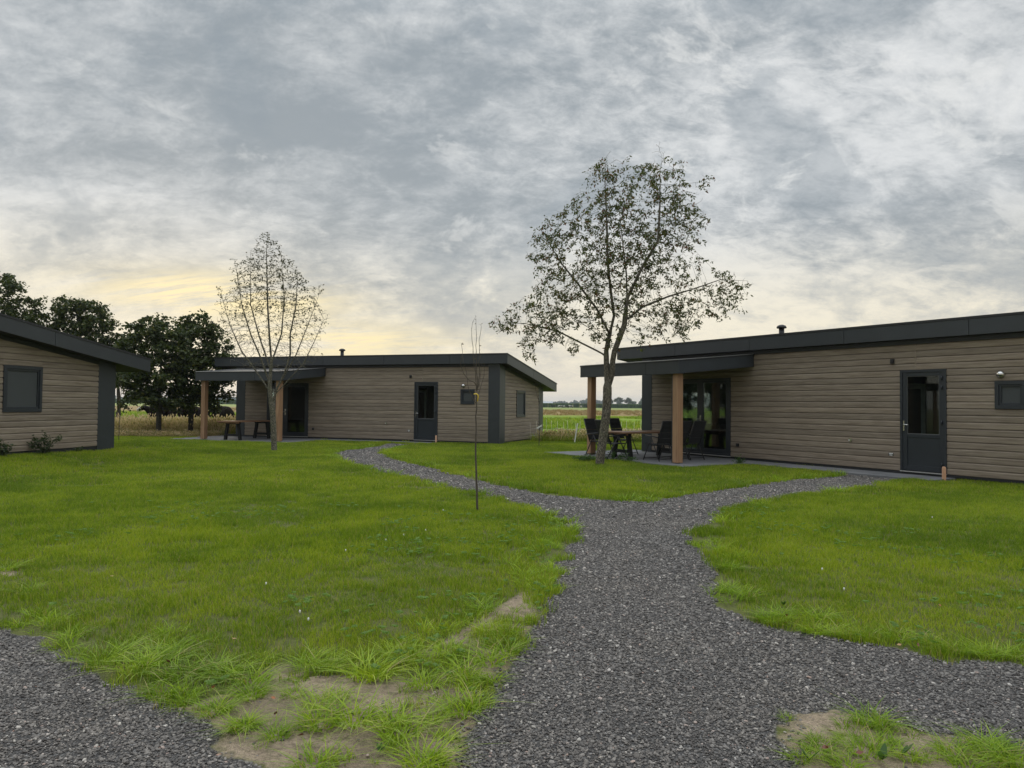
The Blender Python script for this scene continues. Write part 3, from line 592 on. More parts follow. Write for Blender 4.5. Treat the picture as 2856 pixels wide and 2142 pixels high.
def build_cabin():
    R = empty('holiday_cabin')
    # core walls
    mb = MB(); T = .16; yb0, yb1 = .03, .03 + T
    def fw(u0, u1, z0, z1): mb.box(X(u1), X(u0), yb0, yb1, z0, z1)
    ZT = 3.05
    fw(.1, 1.03, 0, ZT); fw(1.03, 1.61, 0, 1.44); fw(1.03, 1.61, 2.01, ZT); fw(1.61, 2.59, 0, ZT); fw(2.59, 3.61, 2.28, ZT); fw(3.61, 8.6, 0, ZT); fw(8.6, 10.68, 2.24, ZT); fw(10.68, 12.2, 0, ZT)
    mb.build('wall', M['inner_wall'], R)
    def sloped(x0, x1, y0, y1, zb=0.0, name='wall', m='inner_wall'):
        q = MB(); za, zc = rtop(y0) - .2, rtop(y1) - .2
        q.hexa([(x0, y0, zb), (x1, y0, zb), (x1, y1, zb), (x0, y1, zb), (x0, y0, za), (x1, y0, za), (x1, y1, zc), (x0, y1, zc)]); return q.build(name, M[m], R)
    sloped(-.18, -.03, yb1, D - .03)                                  # right end
    sloped(X(12.2), X(.1), D - .19, D - .03)                          # back
    for y0, y1, zb in ((yb1, 1.3, 0), (3.2, D - .19, 0), (1.3, 3.2, 1.95)): sloped(X(12.28), X(12.13), y0, y1, zb)
    MB().box(X(12.28), X(12.13), 1.3, 3.2, 0, .78).build('wall', M['inner_wall'], R)
    sloped(X(8.2), X(8.1), yb1, D - .19)                               # partition
    sloped(X(4.4), X(4.3), yb1, D - .19)
    MB().box(X(12.13), X(.18), yb1, D - .19, -.02, .0).build('interior_floor', M['inner_floor'], R)
    # hall seen through the entry door
    q = MB(); q.box(X(3.70), X(3.60), 1.0, 1.06, 0, 2.02); q.box(X(4.3), X(3.70), 1.0, 1.06, 1.90, 2.02); q.build('inner_door_frame', M['inner_white'], R)
    MB().box(X(4.3), X(3.70), 1.03, 1.09, 0, 1.90).build('inner_door', M['curtain'], R)
    MB().box(X(3.60), X(1.9), 1.01, 1.10, 0, 2.8).build('partition', M['inner_wall'], R)
    MB().box(X(9.02), X(8.84), .35, .42, .02, 2.2).build('curtain', M['curtain'], R)
    # window in the far end wall, seen through the glass doors
    f = MB()
    for a, b, c, d in ((1.3, 3.2, .78, .84), (1.3, 3.2, 1.88, 1.95), (1.3, 1.36, .84, 1.88), (3.14, 3.2, .84, 1.88), (2.03, 2.14, .84, 1.88)): f.box(X(12.29), X(12.21), a, b, c, d)
    fo = f.build('window', M['frame'], R); MB().box(X(12.255), X(12.25), 1.36, 3.14, .84, 1.88).build('pane', M['glass'], fo)
    # siding
    op = [(X(1.612), X(1.028), 1.4375, 2.0125), (X(3.616), X(2.584), 0, 2.3), (X(10.69), X(8.589), 0, 2.26)]
    for a, b in ((X(3.245), X(.45)), (X(8.589), X(3.275)), (X(11.85), X(10.69))):
        rows_with_openings(R, 0, a, b, .0 + .012, -1, [o for o in op])
    rows_with_openings(R, 0, X(10.69), X(8.589), .012, -1, [op[2]])
    MB().box(X(3.279), X(3.241), -.012, .03, 2.3, 3.0).build('cover_strip', M['siding'], R)
    zl = lambda z: VF + (H1 - .06 - z) / ((H1 - H2) / (VB - VF))
    rows_with_openings(R, 1, .58, D - .60, -.012, 1, [(1.884, 2.962, .932, 2.019)], zlim=zl)
    rows_with_openings(R, 1, .45, D - .45, X(12.31) + .012, -1, [(1.3, 3.2, .78, 1.95)], zlim=zl)
    # plinth
    MB().box(X(12.28), X(.02), .008, .035, -.06, .0).build('plinth', M['trim_black'], R)
    MB().box(-.045, -.01, .05, D - .05, -.10, .0).build('plinth', M['trim_black'], R)
    MB().box(X(11.84), X(.46), -.032, .0, 2.885, 3.02).build('eave_shade_strip', M['trim_black'], R)  # black strip along the wall top, stands in for the shadow under the fascia
    q = MB(); y0, y1 = .59, D - .61; a0, a1 = rtop(y0) - TH, rtop(y1) - TH; q.hexa([(-.01, y0, a0 - .10), (.034, y0, a0 - .10), (.034, y1, a1 - .10), (-.01, y1, a1 - .10), (-.01, y0, a0 + .06), (.034, y0, a0 + .06), (.034, y1, a1 + .06), (-.01, y1, a1 + .06)]); q.build('eave_shade_strip', M['trim_black'], R)  # sloped black strip painting the deep shade below the side eave
    # corner pilasters
    def pil(x0, x1, y0, y1):
        q = MB(); za, zc = rtop(y0) - .1, rtop(y1) - .1
        q.hexa([(x0, y0, -.12), (x1, y0, -.12), (x1, y1, -.12), (x0, y1, -.12), (x0, y0, za), (x1, y0, za), (x1, y1, zc), (x0, y1, zc)]); q.build('corner_pilaster', M['fascia'], R, bevel=.006)
    pil(X(.454), .014, -.022, .58); pil(X(.45), .014, D - .605, D + .02); pil(X(12.32), X(11.85), -.022, .45); pil(X(12.32), X(11.86), D - .45, D + .02)
    # roof: body, soffit, fascia panels, edge trim, chimney
    q = MB(); a, b, c, d = X(UL) + .02, X(UR) - .02, VF + .02, VB - .02
    q.hexa([(a, c, rtop(c) - TH + .03), (b, c, rtop(c) - TH + .03), (b, d, rtop(d) - TH + .03), (a, d, rtop(d) - TH + .03), (a, c, rtop(c) - .03), (b, c, rtop(c) - .03), (b, d, rtop(d) - .03), (a, d, rtop(d) - .03)])
    roof = q.build('roof', M['bitumen'], R)
    q = MB(); z_ = .015
    q.hexa([(a, c, rtop(c) - TH + .005), (b, c, rtop(c) - TH + .005), (b, d, rtop(d) - TH + .005), (a, d, rtop(d) - TH + .005), (a, c, rtop(c) - TH + .028), (b, c, rtop(c) - TH + .028), (b, d, rtop(d) - TH + .028), (a, d, rtop(d) - TH + .028)]).build('soffit', M['soffit'], R)
    us = [UR, 2.033, 4.918, 7.785, 10.65, UL]
    for u0, u1 in zip(us[:-1], us[1:]):
        for v0, v1, H in ((VF, VF + .018, H1), (VB - .018, VB, H2)):
            MB().box(X(u1) + .006, X(u0) - .006, v0, v1, H - TH, H - .052).build('fascia_panel', M['fascia'], R)
    vs = [VF + .02, 2.5, 4.5, VB - .02]
    for x0, x1 in ((X(UR) - .018, X(UR)), (X(UL), X(UL) + .018)):
        for v0, v1 in ((VF + .019, 2.95), (2.962, VB - .019)):
            MB().hexa([(x0, v0, rtop(v0) - TH), (x1, v0, rtop(v0) - TH), (x1, v1, rtop(v1) - TH), (x0, v1, rtop(v1) - TH), (x0, v0, rtop(v0) - .052), (x1, v0, rtop(v0) - .052), (x1, v1, rtop(v1) - .052), (x0, v1, rtop(v1) - .052)]).build('fascia_panel', M['fascia'], R)
    e = .012
    for nm, (x0, x1, y0, y1) in (('f', (X(UL) - e, X(UR) + e, VF - e, VF + .05)), ('b', (X(UL) - e, X(UR) + e, VB - .05, VB + e)), ('l', (X(UL) - e, X(UL) + .05, VF + .052, VB - .052)), ('r', (X(UR) - .05, X(UR) + e, VF + .052, VB - .052))):
        MB().hexa([(x0, y0, rtop(y0) - .050), (x1, y0, rtop(y0) - .050), (x1, y1, rtop(y1) - .050), (x0, y1, rtop(y1) - .050), (x0, y0, rtop(y0)), (x1, y0, rtop(y0)), (x1, y1, rtop(y1)), (x0, y1, rtop(y1))]).build('roof_trim', M['trim_black'], R)
    cu, cv = 7.64, 1.0; zb = rtop(cv) - .04
    ch = MB().tube([(X(cu), cv, zb), (X(cu), cv, 3.70)], .075, 16).build('chimney', M['black_plastic'], roof)
    cap = MB().tube([(X(cu), cv, 3.665), (X(cu), cv, 3.69), (X(cu), cv, 3.735), (X(cu), cv, 3.765)], [.13, .14, .115, .05], 16).build('chimney_cap', M['black_plastic'], roof)
    # entry door
    def ringb(l, h, a, b, tl, tr, tb, tt, y0, y1, name, par, bev=.004):
        q = MB(); q.box(l, l + tl, y0, y1, a, b); q.box(h - tr, h, y0, y1, a, b); q.box(l + tl, h - tr, y0, y1, b - tt, b)
        if tb: q.box(l + tl, h - tr, y0, y1, a, a + tb)
        return q.build(name, M['frame'], par, bevel=bev)
    dl, dr = X(3.616), X(2.584)
    door = ringb(dl, dr, .012, 2.3, .055, .085, 0, .055, -.03, .09, 'entry_door', R)
    ringb(dl + .055, dr - .085, .03, 2.245, .10, .075, .115, .085, -.012, .05, 'door_leaf', door)
    MB().box(X(3.465), X(2.745), -.005, .045, .775, .855).build('door_rail', M['frame'], door, bevel=.006)
    MB().box(X(3.47), X(2.74), .010, .035, .145, .775).build('door_panel', M['frame'], door)
    MB().box(X(3.462), X(2.742), .012, .018, .855, 2.162).build('pane', M['glass'], door)
    q = MB()
    for a, b, c, d in ((3.466, 3.454, .855, 2.16), (2.754, 2.742, .855, 2.16), (3.454, 2.754, .855, .865), (3.454, 2.754, 2.15, 2.16)): q.box(X(a), X(b), -.002, .02, c, d)
    q.build('glazing_bead', M['bead'], door)
    MB().box(dl, dr, -.045, .03, -.006, .012).build('door_sill', M['alu'], door)
    h = MB().box(X(3.545), X(3.515), -.026, -.012, .92, 1.15); h.tube([(X(3.53), -.02, 1.06), (X(3.53), -.065, 1.06), (X(3.51), -.072, 1.06), (X(3.40), -.07, 1.058)], .010, 8); h.build('handle', M['steel'], door)
    for z in (2.10, 1.89, 1.13, .2): MB().box(X(2.715), X(2.655), -.052, -.028, z - .03, z + .03).tube([(X(2.668), -.056, z - .045), (X(2.668), -.056, z + .045)], .013, 8).build('hinge', M['frame'], door)
    # glass doors onto the patio
    gl, gr = X(10.69), X(8.589)
    gd = ringb(gl, gr, .012, 2.26, .06, .06, .05, .06, -.03, .09, 'patio_door', R); 
    ringb(X(9.80), gr - .06, .062, 2.2, .16, .12, .13, .07, -.012, .05, 'door_leaf', gd); ringb(gl + .06, X(9.802), .062, 2.2, .07, .08, .08, .07, -.008, .05, 'door_leaf', gd)
    MB().box(X(9.63), X(8.77), .012, .018, .19, 2.13).build('pane', M['glass'], gd); MB().box(X(10.56), X(9.88), .012, .018, .14, 2.13).build('pane', M['glass'], gd)
    MB().box(gl, gr, -.06, .03, -.008, .012).build('door_sill', M['alu'], gd)
    h = MB().box(X(9.755), X(9.73), -.026, -.012, .90, 1.16); h.tube([(X(9.742), -.02, 1.05), (X(9.742), -.065, 1.05), (X(9.76), -.07, 1.05), (X(9.87), -.068, 1.048)], .010, 8); h.build('handle', M['steel'], gd)
    # windows
    window(R, 0, 0, -1, X(1.612), X(1.028), 1.4375, 2.0125)
    window(R, 1, 0, 1, 1.884, 2.962, .932, 2.019, handle=True)
    # canopy over the patio
    C0, C1, CV = 7.764, 11.897, -2.891; zt0, zt1, th = 2.621, 2.895, .352
    def cz(v): return zt1 + (zt0 - zt1) * (v / CV)
    x0, x1 = X(C1), X(C0)
    q = MB().hexa([(x0 + .02, CV + .02, cz(CV) - th + .02), (x1 - .02, CV + .02, cz(CV) - th + .02), (x1 - .02, -.02, cz(0) - th + .02), (x0 + .02, -.02, cz(0) - th + .02), (x0 + .02, CV + .02, cz(CV) - .03), (x1 - .02, CV + .02, cz(CV) - .03), (x1 - .02, -.02, cz(0) - .03), (x0 + .02, -.02, cz(0) - .03)])
    can = q.build('canopy', M['soffit'], R)
    for a, b in ((x0, X(9.01) - .006), (X(9.01) + .006, x1)): MB().box(a, b, CV, CV + .018, cz(CV) - th, cz(CV) - .045).build('fascia_panel', M['fascia'], can)
    for a, b in ((x0, x0 + .018), (x1 - .018, x1)):
        MB().hexa([(a, CV + .019, cz(CV) - th), (b, CV + .019, cz(CV) - th), (b, -.02, cz(0) - th), (a, -.02, cz(0) - th), (a, CV + .019, cz(CV) - .045), (b, CV + .019, cz(CV) - .045), (b, -.02, cz(0) - .045), (a, -.02, cz(0) - .045)]).build('fascia_panel', M['fascia'], can)
    q = MB(); e = .012; A, B = x0 - e, x1 + e
    q.hexa([(A, CV - e, cz(CV) - .043), (B, CV - e, cz(CV) - .043), (B, -.02, cz(0) - .043), (A, -.02, cz(0) - .043), (A, CV - e, cz(CV)), (B, CV - e, cz(CV)), (B, -.02, cz(0)), (A, -.02, cz(0))]).build('roof_trim', M['trim_black'], can)
    q = MB()
    for (a, b, c, d) in ((A + .004, B - .004, CV - e + .004, CV + .02), (A + .004, A + .02, CV + .02, -.03), (B - .02, B - .004, CV + .02, -.03)): q.hexa([(a, c, cz(c)), (b, c, cz(c)), (b, d, cz(d)), (a, d, cz(d)), (a, c, cz(c) + .010), (b, c, cz(c) + .010), (b, d, cz(d) + .010), (a, d, cz(d) + .010)])
    q.build('metal_edge', M['alu'], can)
    MB().box(x0 + .2, x1 - .1, -2.74, -2.56, cz(-2.7) - th - .01, cz(-2.7) - th + .06).build('beam', M['soffit'], can)
    for u in (8.02, 11.62): MB().box(X(u) - .095, X(u) + .095, -2.76, -2.57, -.045, 2.30).build('post', M['post'], R, bevel=.008)
    for u in (8.02, 11.62): MB().box(X(u) - .05, X(u) + .05, -2.71, -2.62, -.062, -.04).build('post_foot', M['trim_black'], R)
    dp = MB().box(X(8.117) - .09, X(8.117), -2.70, -2.61, -.05, 2.28).build('downpipe', M['fascia'], R)
    for z in (.45, 1.62): MB().box(X(8.12) - .10, X(8.12) + .008, -2.712, -2.60, z, z + .02).build('bracket', M['trim_black'], dp)
    # wall fittings
    q = MB().box(X(3.83), X(3.75), -.06, -.004, 2.46, 2.57); q.box(X(3.82), X(3.76), -.068, -.06, 2.49, 2.52); q.build('wall_light', M['black_plastic'], R, bevel=.006)
    lx = X(1.50); q = MB(); pts = [(lx, -.004 - .09 * math.sin(a), 2.15) for a in (0,)]
    q.tube([(lx, -.004, 2.15), (lx, -.03, 2.15), (lx, -.06, 2.15), (lx, -.085, 2.15), (lx, -.10, 2.15)], [.085, .083, .068, .042, .006], 20); lamp = q.build('globe_lamp', M['steel'], R)
    MB().box(lx - .055, lx + .055, -.099, -.05, 2.118, 2.138).build('lamp_louvre', M['black_plastic'], lamp)
    tx = X(4.858); q = MB().box(tx - .045, tx + .03, -.02, -.004, .61, .68); q.tube([(tx, -.02, .65), (tx, -.07, .65), (tx, -.085, .60)], .012, 8); q.box(tx - .03, tx + .03, -.06, -.045, .675, .69); q.build('garden_tap', M['steel'], R)
    sx = X(3.842); q = MB().box(sx - .06, sx + .06, -.012, -.004, .325, .40).build('vent_plate', M['black_plastic'], R); MB().box(sx - .035, sx + .035, -.016, -.012, .335, .355).box(sx - .045, sx + .045, -.016, -.012, .372, .392).build('plate_strip', M['white'], q)
    MB().box(X(8.37), X(8.285), -.05, -.004, .30, .39).build('socket', M['black_plastic'], R, bevel=.004)
    MB().box(X(11.35), X(11.25), -.03, -.004, .07, .15).build('vent', M['black_plastic'], R)
    return R
cabin = build_cabin()
labels = {'M': ('middle timber-clad cabin with low end wall, patio table on its patio, behind the sparse tree', None), 'R': ('nearest right-hand timber-clad cabin with six black patio chairs under its canopy', None), 'L': ('left-hand timber-clad cabin of which only the end wall and sloping eave show', None)}
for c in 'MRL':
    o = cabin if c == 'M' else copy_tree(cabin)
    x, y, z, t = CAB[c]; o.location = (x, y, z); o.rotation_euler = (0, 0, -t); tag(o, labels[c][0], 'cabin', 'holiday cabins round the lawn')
def CW(c, u, v, z=0.0):
    ox, oy, oz, t = CAB[c]; return (ox - math.cos(t) * u + math.sin(t) * v, oy + math.sin(t) * u + math.cos(t) * v, z)
# patio paving: tiles
def paving(c, strip_only=False):
    t = CAB[c][3]; z = CAB[c][2]; R = tag(empty('patio', (CAB[c][0], CAB[c][1], z), -t), kind='structure')
    me = MB().box(-.245, .245, -.245, .245, -.05, 0).mesh('tile', M['tile'])
    me2 = MB().box(-.297, .297, -.297, .297, -.05, 0).mesh('tile', M['tile'])
    def area(u0, u1, v0, v1, s, m):
        nu = int(round((u1 - u0) / s)); nv = int(round((v1 - v0) / s))
        for i in range(nu):
            for j in range(nv): link('tile', m, None, R, (X(u0 + (i + .5) * s), v0 + (j + .5) * s, -.06 + random.uniform(-.002, .002)))
    area(2.4, 7.2, -1.0, -.0, .5, me)
    if not strip_only: area(7.2, 13.2, -3.31, .29, .6, me2)
    return R
paving('M'); paving('R'); paving('L', True)

# ------------------------------------------------------------------ patio furniture
def make_table():
    R = empty('patio_table')
    for k in range(5): MB().box(-.5 + k * .2 + .002, -.3 + k * .2 - .002, -1.2, 1.2, .705, .75).build('tabletop_plank', M['tabletop'], R, bevel=.005)
    MB().box(-.46, .46, -1.15, -1.05, .66, .705).build('batten', M['tabletop'], R); MB().box(-.46, .46, 1.05, 1.15, .66, .705).build('batten', M['tabletop'], R)
    for y in (-.86, .86):
        for s in (-1, 1): MB().bar((s * .24, y, .70), (s * .36, y, 0), .10, .10).build('leg', M['tableleg'], R)
        MB().box(-.30, .30, y - .035, y + .035, .15, .24).build('stretcher', M['tableleg'], R); MB().box(-.34, .34, y - .04, y + .04, .62, .70).build('crossbar', M['tableleg'], R)
    return R
def make_chair():
    R = empty('patio_chair'); A = Vector((-.20, 0, .44)); B = Vector((-.46, 0, 1.08)); d = (B - A).normalized(); n = Vector((d.z, 0, -d.x))
    for k in range(4):
        p = A + d * (.035 + k * .163); q = p + d * .157; t = .012 if k < 3 else .022; vs = []
        for pt in (p, q):
            for y in (-.205, .205): vs += [pt + Vector((0, y, 0)) - n * t]
            for y in (.205, -.205): vs += [pt + Vector((0, y, 0)) + n * t]
        MB().hexa([vs[0], vs[1], vs[2], vs[3], vs[4], vs[5], vs[6], vs[7]]).build('back_pad', M['chairfabric'], R, bevel=.008)
    for s in (-1, 1): MB().tube([A + Vector((0, s * .22, -.03)), B + Vector((0, s * .22, 0))], .014, 8).build('back_frame', M['chairframe'], R)
    MB().tube([B + Vector((0, -.22, 0)), B + Vector((0, .22, 0))], .014, 8).build('back_frame', M['chairframe'], R)
    MB().box(-.20, .25, -.205, .205, .425, .45).build('seat', M['chairfabric'], R, bevel=.008)
    for s in (-1, 1):
        MB().tube([(-.22, s * .22, .43), (.27, s * .22, .435)], .014, 8).build('seat_frame', M['chairframe'], R)
        MB().tube([(-.32, s * .26, .635), (-.1, s * .265, .66), (.24, s * .265, .685)], [.014, .018, .018], 8).build('armrest', M['chairframe'], R)
        MB().tube([(-.02, s * .265, .655), (.34, s * .265, .0)], .014, 8).build('leg', M['chairframe'], R)
        MB().tube([(.02, s * .25, .655), (-.36, s * .25, .0)], .014, 8).build('leg', M['chairframe'], R)
    for x in (.30, -.32): MB().tube([(x, -.255, .06), (x, .255, .06)], .010, 6).build('stretcher', M['chairframe'], R)
    return R
tab = make_table(); tagd = False
for c, lab in (('R', 'wooden patio table on black A-shaped legs ringed by black chairs'), ('M', 'bare wooden patio table on black A-shaped legs with no chairs around it')):
    o = tab if c == 'R' else copy_tree(tab); o.location = CW(c, 10.15, -1.85, CAB[c][2] - .06); o.rotation_euler = (0, 0, -CAB[c][3]); tag(o, lab, 'table', 'wooden patio tables')
ch0 = make_chair()
seats = [('black patio chair at table corner right beside the left wooden post', 11.02, -2.82, 0, 6), ('black patio chair mostly hidden behind the cherry tree trunk, at the near table end', 9.95, -3.22, 90, -8), ('black patio chair standing clear against green pasture, right of the cherry trunk', 11.42, -1.55, 0, 4),
         ('black patio chair with its back to the cabin wall siding, left of the middle post', 8.98, -2.42, 180, -6), ('black patio chair half hidden by the downpipe of the middle post', 9.0, -1.85, 180, 3), ('black patio chair in front of the glass doors, right of the middle post', 8.98, -1.28, 180, -3)]
for i, (lab, u, v, a, da) in enumerate(seats):
    o = ch0 if i == 0 else copy_tree(ch0); o.location = CW('R', u, v, CAB['R'][2] - .06); o.rotation_euler = (0, 0, -CAB['R'][3] + rad(a + da)); tag(o, lab, 'chair', 'black chairs round the patio table')

# ------------------------------------------------------------------ small things by the cabins
for (px, py, lab) in ((2633, 1341, 'short fresh pine stake at the entry door of the right-hand cabin'), (1216, 1236, 'short fresh pine stake at the entry door of the middle cabin')):
    x, y = G(px, py); s = MB().box(-.032, .032, -.022, .022, -.05, .27); s.hexa([(-.032, -.022, .27), (.032, -.022, .27), (.032, .022, .27), (-.032, .022, .27), (-.02, -.012, .30), (.02, -.012, .30), (.02, .012, .30), (-.02, .012, .30)])
    tag(s.build('wooden_stake', M['stake'], None, (x, y, 0)), lab, 'stake', 'pine stakes at the doors')

# ------------------------------------------------------------------ trees
def colonize(seeds, attr, step, infl, kill, iters, trop=(0, 0, 0), jitter=.15, seed=0):
    """space colonisation: seeds list of polylines (lists of Vector); returns nodes, parents"""
    rg = random.Random(seed); nodes = []; par = []
    for pl, pi in seeds:
        prev = pi
        for k, p in enumerate(pl): nodes.append(Vector(p)); par.append(prev if prev is not None else -1); prev = len(nodes) - 1
    A = [Vector(a) for a in attr]; alive = [True] * len(A); trop = Vector(trop); Aarr = np.array([a[:] for a in A])
    nn = np.full(len(A), -1); nd_ = np.full(len(A), 1e9); start = 0; al = np.ones(len(A), bool)
    for it in range(iters):
        new = np.array([n[:] for n in nodes[start:]])
        if len(new):
            ids = np.where(al)[0]
            for s in range(0, len(new), 256):
                dd = np.linalg.norm(Aarr[ids][:, None, :] - new[None, s:s + 256], axis=2); j = dd.argmin(1); m = dd[np.arange(len(ids)), j]; b = m < nd_[ids]
                nd_[ids[b]] = m[b]; nn[ids[b]] = start + s + j[b]
        start = len(nodes); al &= nd_ > kill
        use = al & (nd_ < infl)
        if not use.any(): break
        grow = {}
        for i in np.where(use)[0]:
            k = int(nn[i]); v = A[i] - nodes[k]; v.normalize(); g = grow.setdefault(k, Vector((0, 0, 0))); g += v
        added = 0
        for k, g in grow.items():
            g = g + trop * max(1.0, g.length * .5) + Vector((rg.gauss(0, jitter), rg.gauss(0, jitter), rg.gauss(0, jitter)))
            if g.length < 1e-4: continue
            nodes.append(nodes[k] + g.normalized() * step); par.append(k); added += 1
        if not added or len(nodes) > 9000: break
    return nodes, par
def tree_mesh(name, nodes, par, r_tip, r_base, mat, power=1.75, minr=0.0, seedr=None):
    n = len(nodes); kids = [[] for _ in range(n)]
    for i, p in enumerate(par):
        if p >= 0: kids[p].append(i)
    order = sorted(range(n), key=lambda i: i); depth = [0] * n; rr = [0.0] * n
    st = [0]; seq = []
    roots = [i for i in range(n) if par[i] < 0]; stack = list(roots)
    while stack:
        i = stack.pop(); seq.append(i); stack += kids[i]
    for i in reversed(seq):
        rr[i] = r_tip if not kids[i] else sum(rr[k] ** power for k in kids[i]) ** (1 / power)
    k = r_base / max(rr[roots[0]], 1e-6)
    f = math.log(k) / math.log(max(rr[roots[0]] / r_tip, 1.001))
    for i in range(n): rr[i] = r_tip * (rr[i] / r_tip) ** (1 + f)
    for i in range(n): rr[i] = max(r_tip, r_base * (rr[i] / r_base) ** 1.42)
    mb = MB(); starts = [(r, -1) for r in roots]
    while starts:
        i, p = starts.pop(); pts = [] ; rs = []
        if p >= 0: pts.append(nodes[p]); rs.append(min(rr[p], rr[i] * 1.25))
        while True:
            pts.append(nodes[i]); rs.append(max(rr[i], minr))
            if not kids[i]: break
            ks = sorted(kids[i], key=lambda q: -rr[q])
            for q in ks[1:]: starts.append((q, i))
            i = ks[0]
        if len(pts) > 1:
            rs[-1] *= .5; R0 = max(rs); mb.tube(pts, rs, 10 if R0 > .06 else (6 if R0 > .015 else 3), cap=R0 > .03)
    tips = [i for i in range(n) if not kids[i]]
    return mb, rr, kids
def leaf_cloud(name, pos, size, mat, seed=0, droop=.5, narrow=.42, quads=True):
    """one small folded leaf per position"""
    r = np.random.default_rng(seed); n = len(pos); P = np.asarray(pos, float); d = r.normal(0, 1, (n, 3)); d[:, 2] = d[:, 2] * .6 - droop; d /= np.linalg.norm(d, axis=1, keepdims=True)
    a = r.normal(0, 1, (n, 3)); s = np.cross(d, a); s /= np.linalg.norm(s, axis=1, keepdims=True) + 1e-9; nn = np.cross(d, s)
    L = size * r.uniform(.65, 1.3, (n, 1)); W = L * narrow; V = np.empty((n, 4, 3)); V[:, 0] = P; V[:, 1] = P + d * L * .45 + s * W * .5 + nn * L * .06; V[:, 2] = P + d * L; V[:, 3] = P + d * L * .45 - s * W * .5 + nn * L * .06
    F = np.arange(n * 4).reshape(n, 4); F = np.concatenate([F[:, [0, 1, 2]], F[:, [0, 2, 3]]]); return npmesh(name, V.reshape(-1, 3), F, mat)
def lobes_attr(lobes, depth, n, squash=1.0, seed=0, zmin=0.0, dspread=1.0):
    r = random.Random(seed); W = [l[2] * l[3] if len(l) > 3 else l[2] ** 2 for l in lobes]; out = []
    while len(out) < n:
        l = r.choices(lobes, W)[0]; rx, rz = l[2], (l[3] if len(l) > 3 else l[2]); a = r.uniform(0, 6.283); q = r.random() ** .45
        px = l[0] + rx * q * math.cos(a); py = l[1] + rz * q * math.sin(a); m = rx * depth / 2059.5 * dspread; dy = r.gauss(0, .5) * max(m, .3)
        c0 = AT(px, py, depth); out.append(Vector((c0.x, c0.y + max(-1.6, min(1.6, dy)), max(zmin, c0.z))))
    return out
def dens(pl, step):
    out = [pl[0]]
    for a, b in zip(pl[:-1], pl[1:]):
        n = max(1, int((b - a).length / step))
        for k in range(1, n + 1): out.append(a.lerp(b, k / n))
    return out
def fork(parent_pts, base_index, pts): return (pts, base_index)
def grow_tree(name, label, group, depth, trunk, limbs, lobes, nattr, step, infl, kill, r_tip, r_base, leaves, leaf_size, bark, leafmat, trop=(0, 0, 0), seed=0, spread=1.0, leafspread=.12, tips_only=False, narrow=.42, droop=.5, iters=120, top_only=None, cat='tree', cluster=0, clen=.30, stray=.3, minr=0.0, jitter=.15, limbdepth=.45):
    """trunk: pixel polyline; limbs: list of (pixel polyline, depth offset at its tip)"""
    rg = random.Random(seed + 5); base = G(*trunk[0]); dep = base[1] if depth is None else depth
    tr = [AT(px, py, dep) for px, py in trunk]; tr[0].z = -.05 + float(rise(tr[0].x, tr[0].y)); tr = dens(tr, step); seeds = [(tr, None)]; allp = list(tr)
    for pl, off in limbs:
        m = len(pl); pts = [AT(px, py, dep + off * (k / (m - 1)) ** 1.2) for k, (px, py) in enumerate(pl)]
        pts = dens(pts, step); j = min(range(len(allp)), key=lambda i: (allp[i] - pts[0]).length); seeds.append((pts[1:] if (allp[j] - pts[0]).length < step else pts, j)); allp += seeds[-1][0]
    attr = lobes_attr(lobes, dep, nattr, seed=seed, zmin=.5, dspread=spread); nodes, par = colonize(seeds, attr, step, infl, kill, iters, trop, seed=seed, jitter=jitter)
    mb, rr, kids = tree_mesh(name, nodes, par, r_tip, r_base, bark, minr=minr)
    b0 = Vector((nodes[0].x, nodes[0].y, 0)); root = empty(name, b0); mb.v = [tuple(Vector(v) - b0) for v in mb.v]
    # root flare
    tag(root, label, cat, group); mb.build('trunk', bark, root)
    # leaves on thin wood
    thin = [i for i in range(len(nodes)) if (rr[i] < r_tip * 2.6) and (not kids[i] or not tips_only)]
    if top_only: thin = [i for i in thin if rg.random() < top_only(nodes[i])]
    P = []
    per = max(1, int(leaves / max(1, len(thin))) + 1); pool = []
    if cluster:
        cs = rg.sample(thin, leaves // cluster) if leaves // cluster <= len(thin) else rg.choices(thin, k=leaves // cluster); per = 0
        for i in cs:
            q = nodes[i]; d = Vector((rg.gauss(0, 1), rg.gauss(0, 1), -.7 + rg.gauss(0, .5))).normalized()
            for j in range(cluster): t = rg.random() * clen; pool.append((q.x - b0.x + d.x * t + rg.gauss(0, .028), q.y - b0.y + d.y * t + rg.gauss(0, .025), q.z + d.z * t + rg.gauss(0, .025)))
    for i in (thin if not cluster else []):
        k = per if kids[i] else per * 3
        p0 = nodes[par[i]] if par[i] >= 0 else nodes[i]
        for _ in range(k): t = rg.random(); q = p0.lerp(nodes[i], t); pool.append((q.x - b0.x + rg.gauss(0, leafspread), q.y - b0.y + rg.gauss(0, leafspread), q.z + rg.gauss(0, leafspread * .8) - leafspread * .3))
    rg.shuffle(pool); pool = pool[:leaves]
    link('crown', leaf_cloud('crown', pool, leaf_size, leafmat, seed, droop, narrow), None, root)
    return root
c6 = lambda L: [(1340 + a / 2.765, 400 + b / 2.765) for a, b in L]
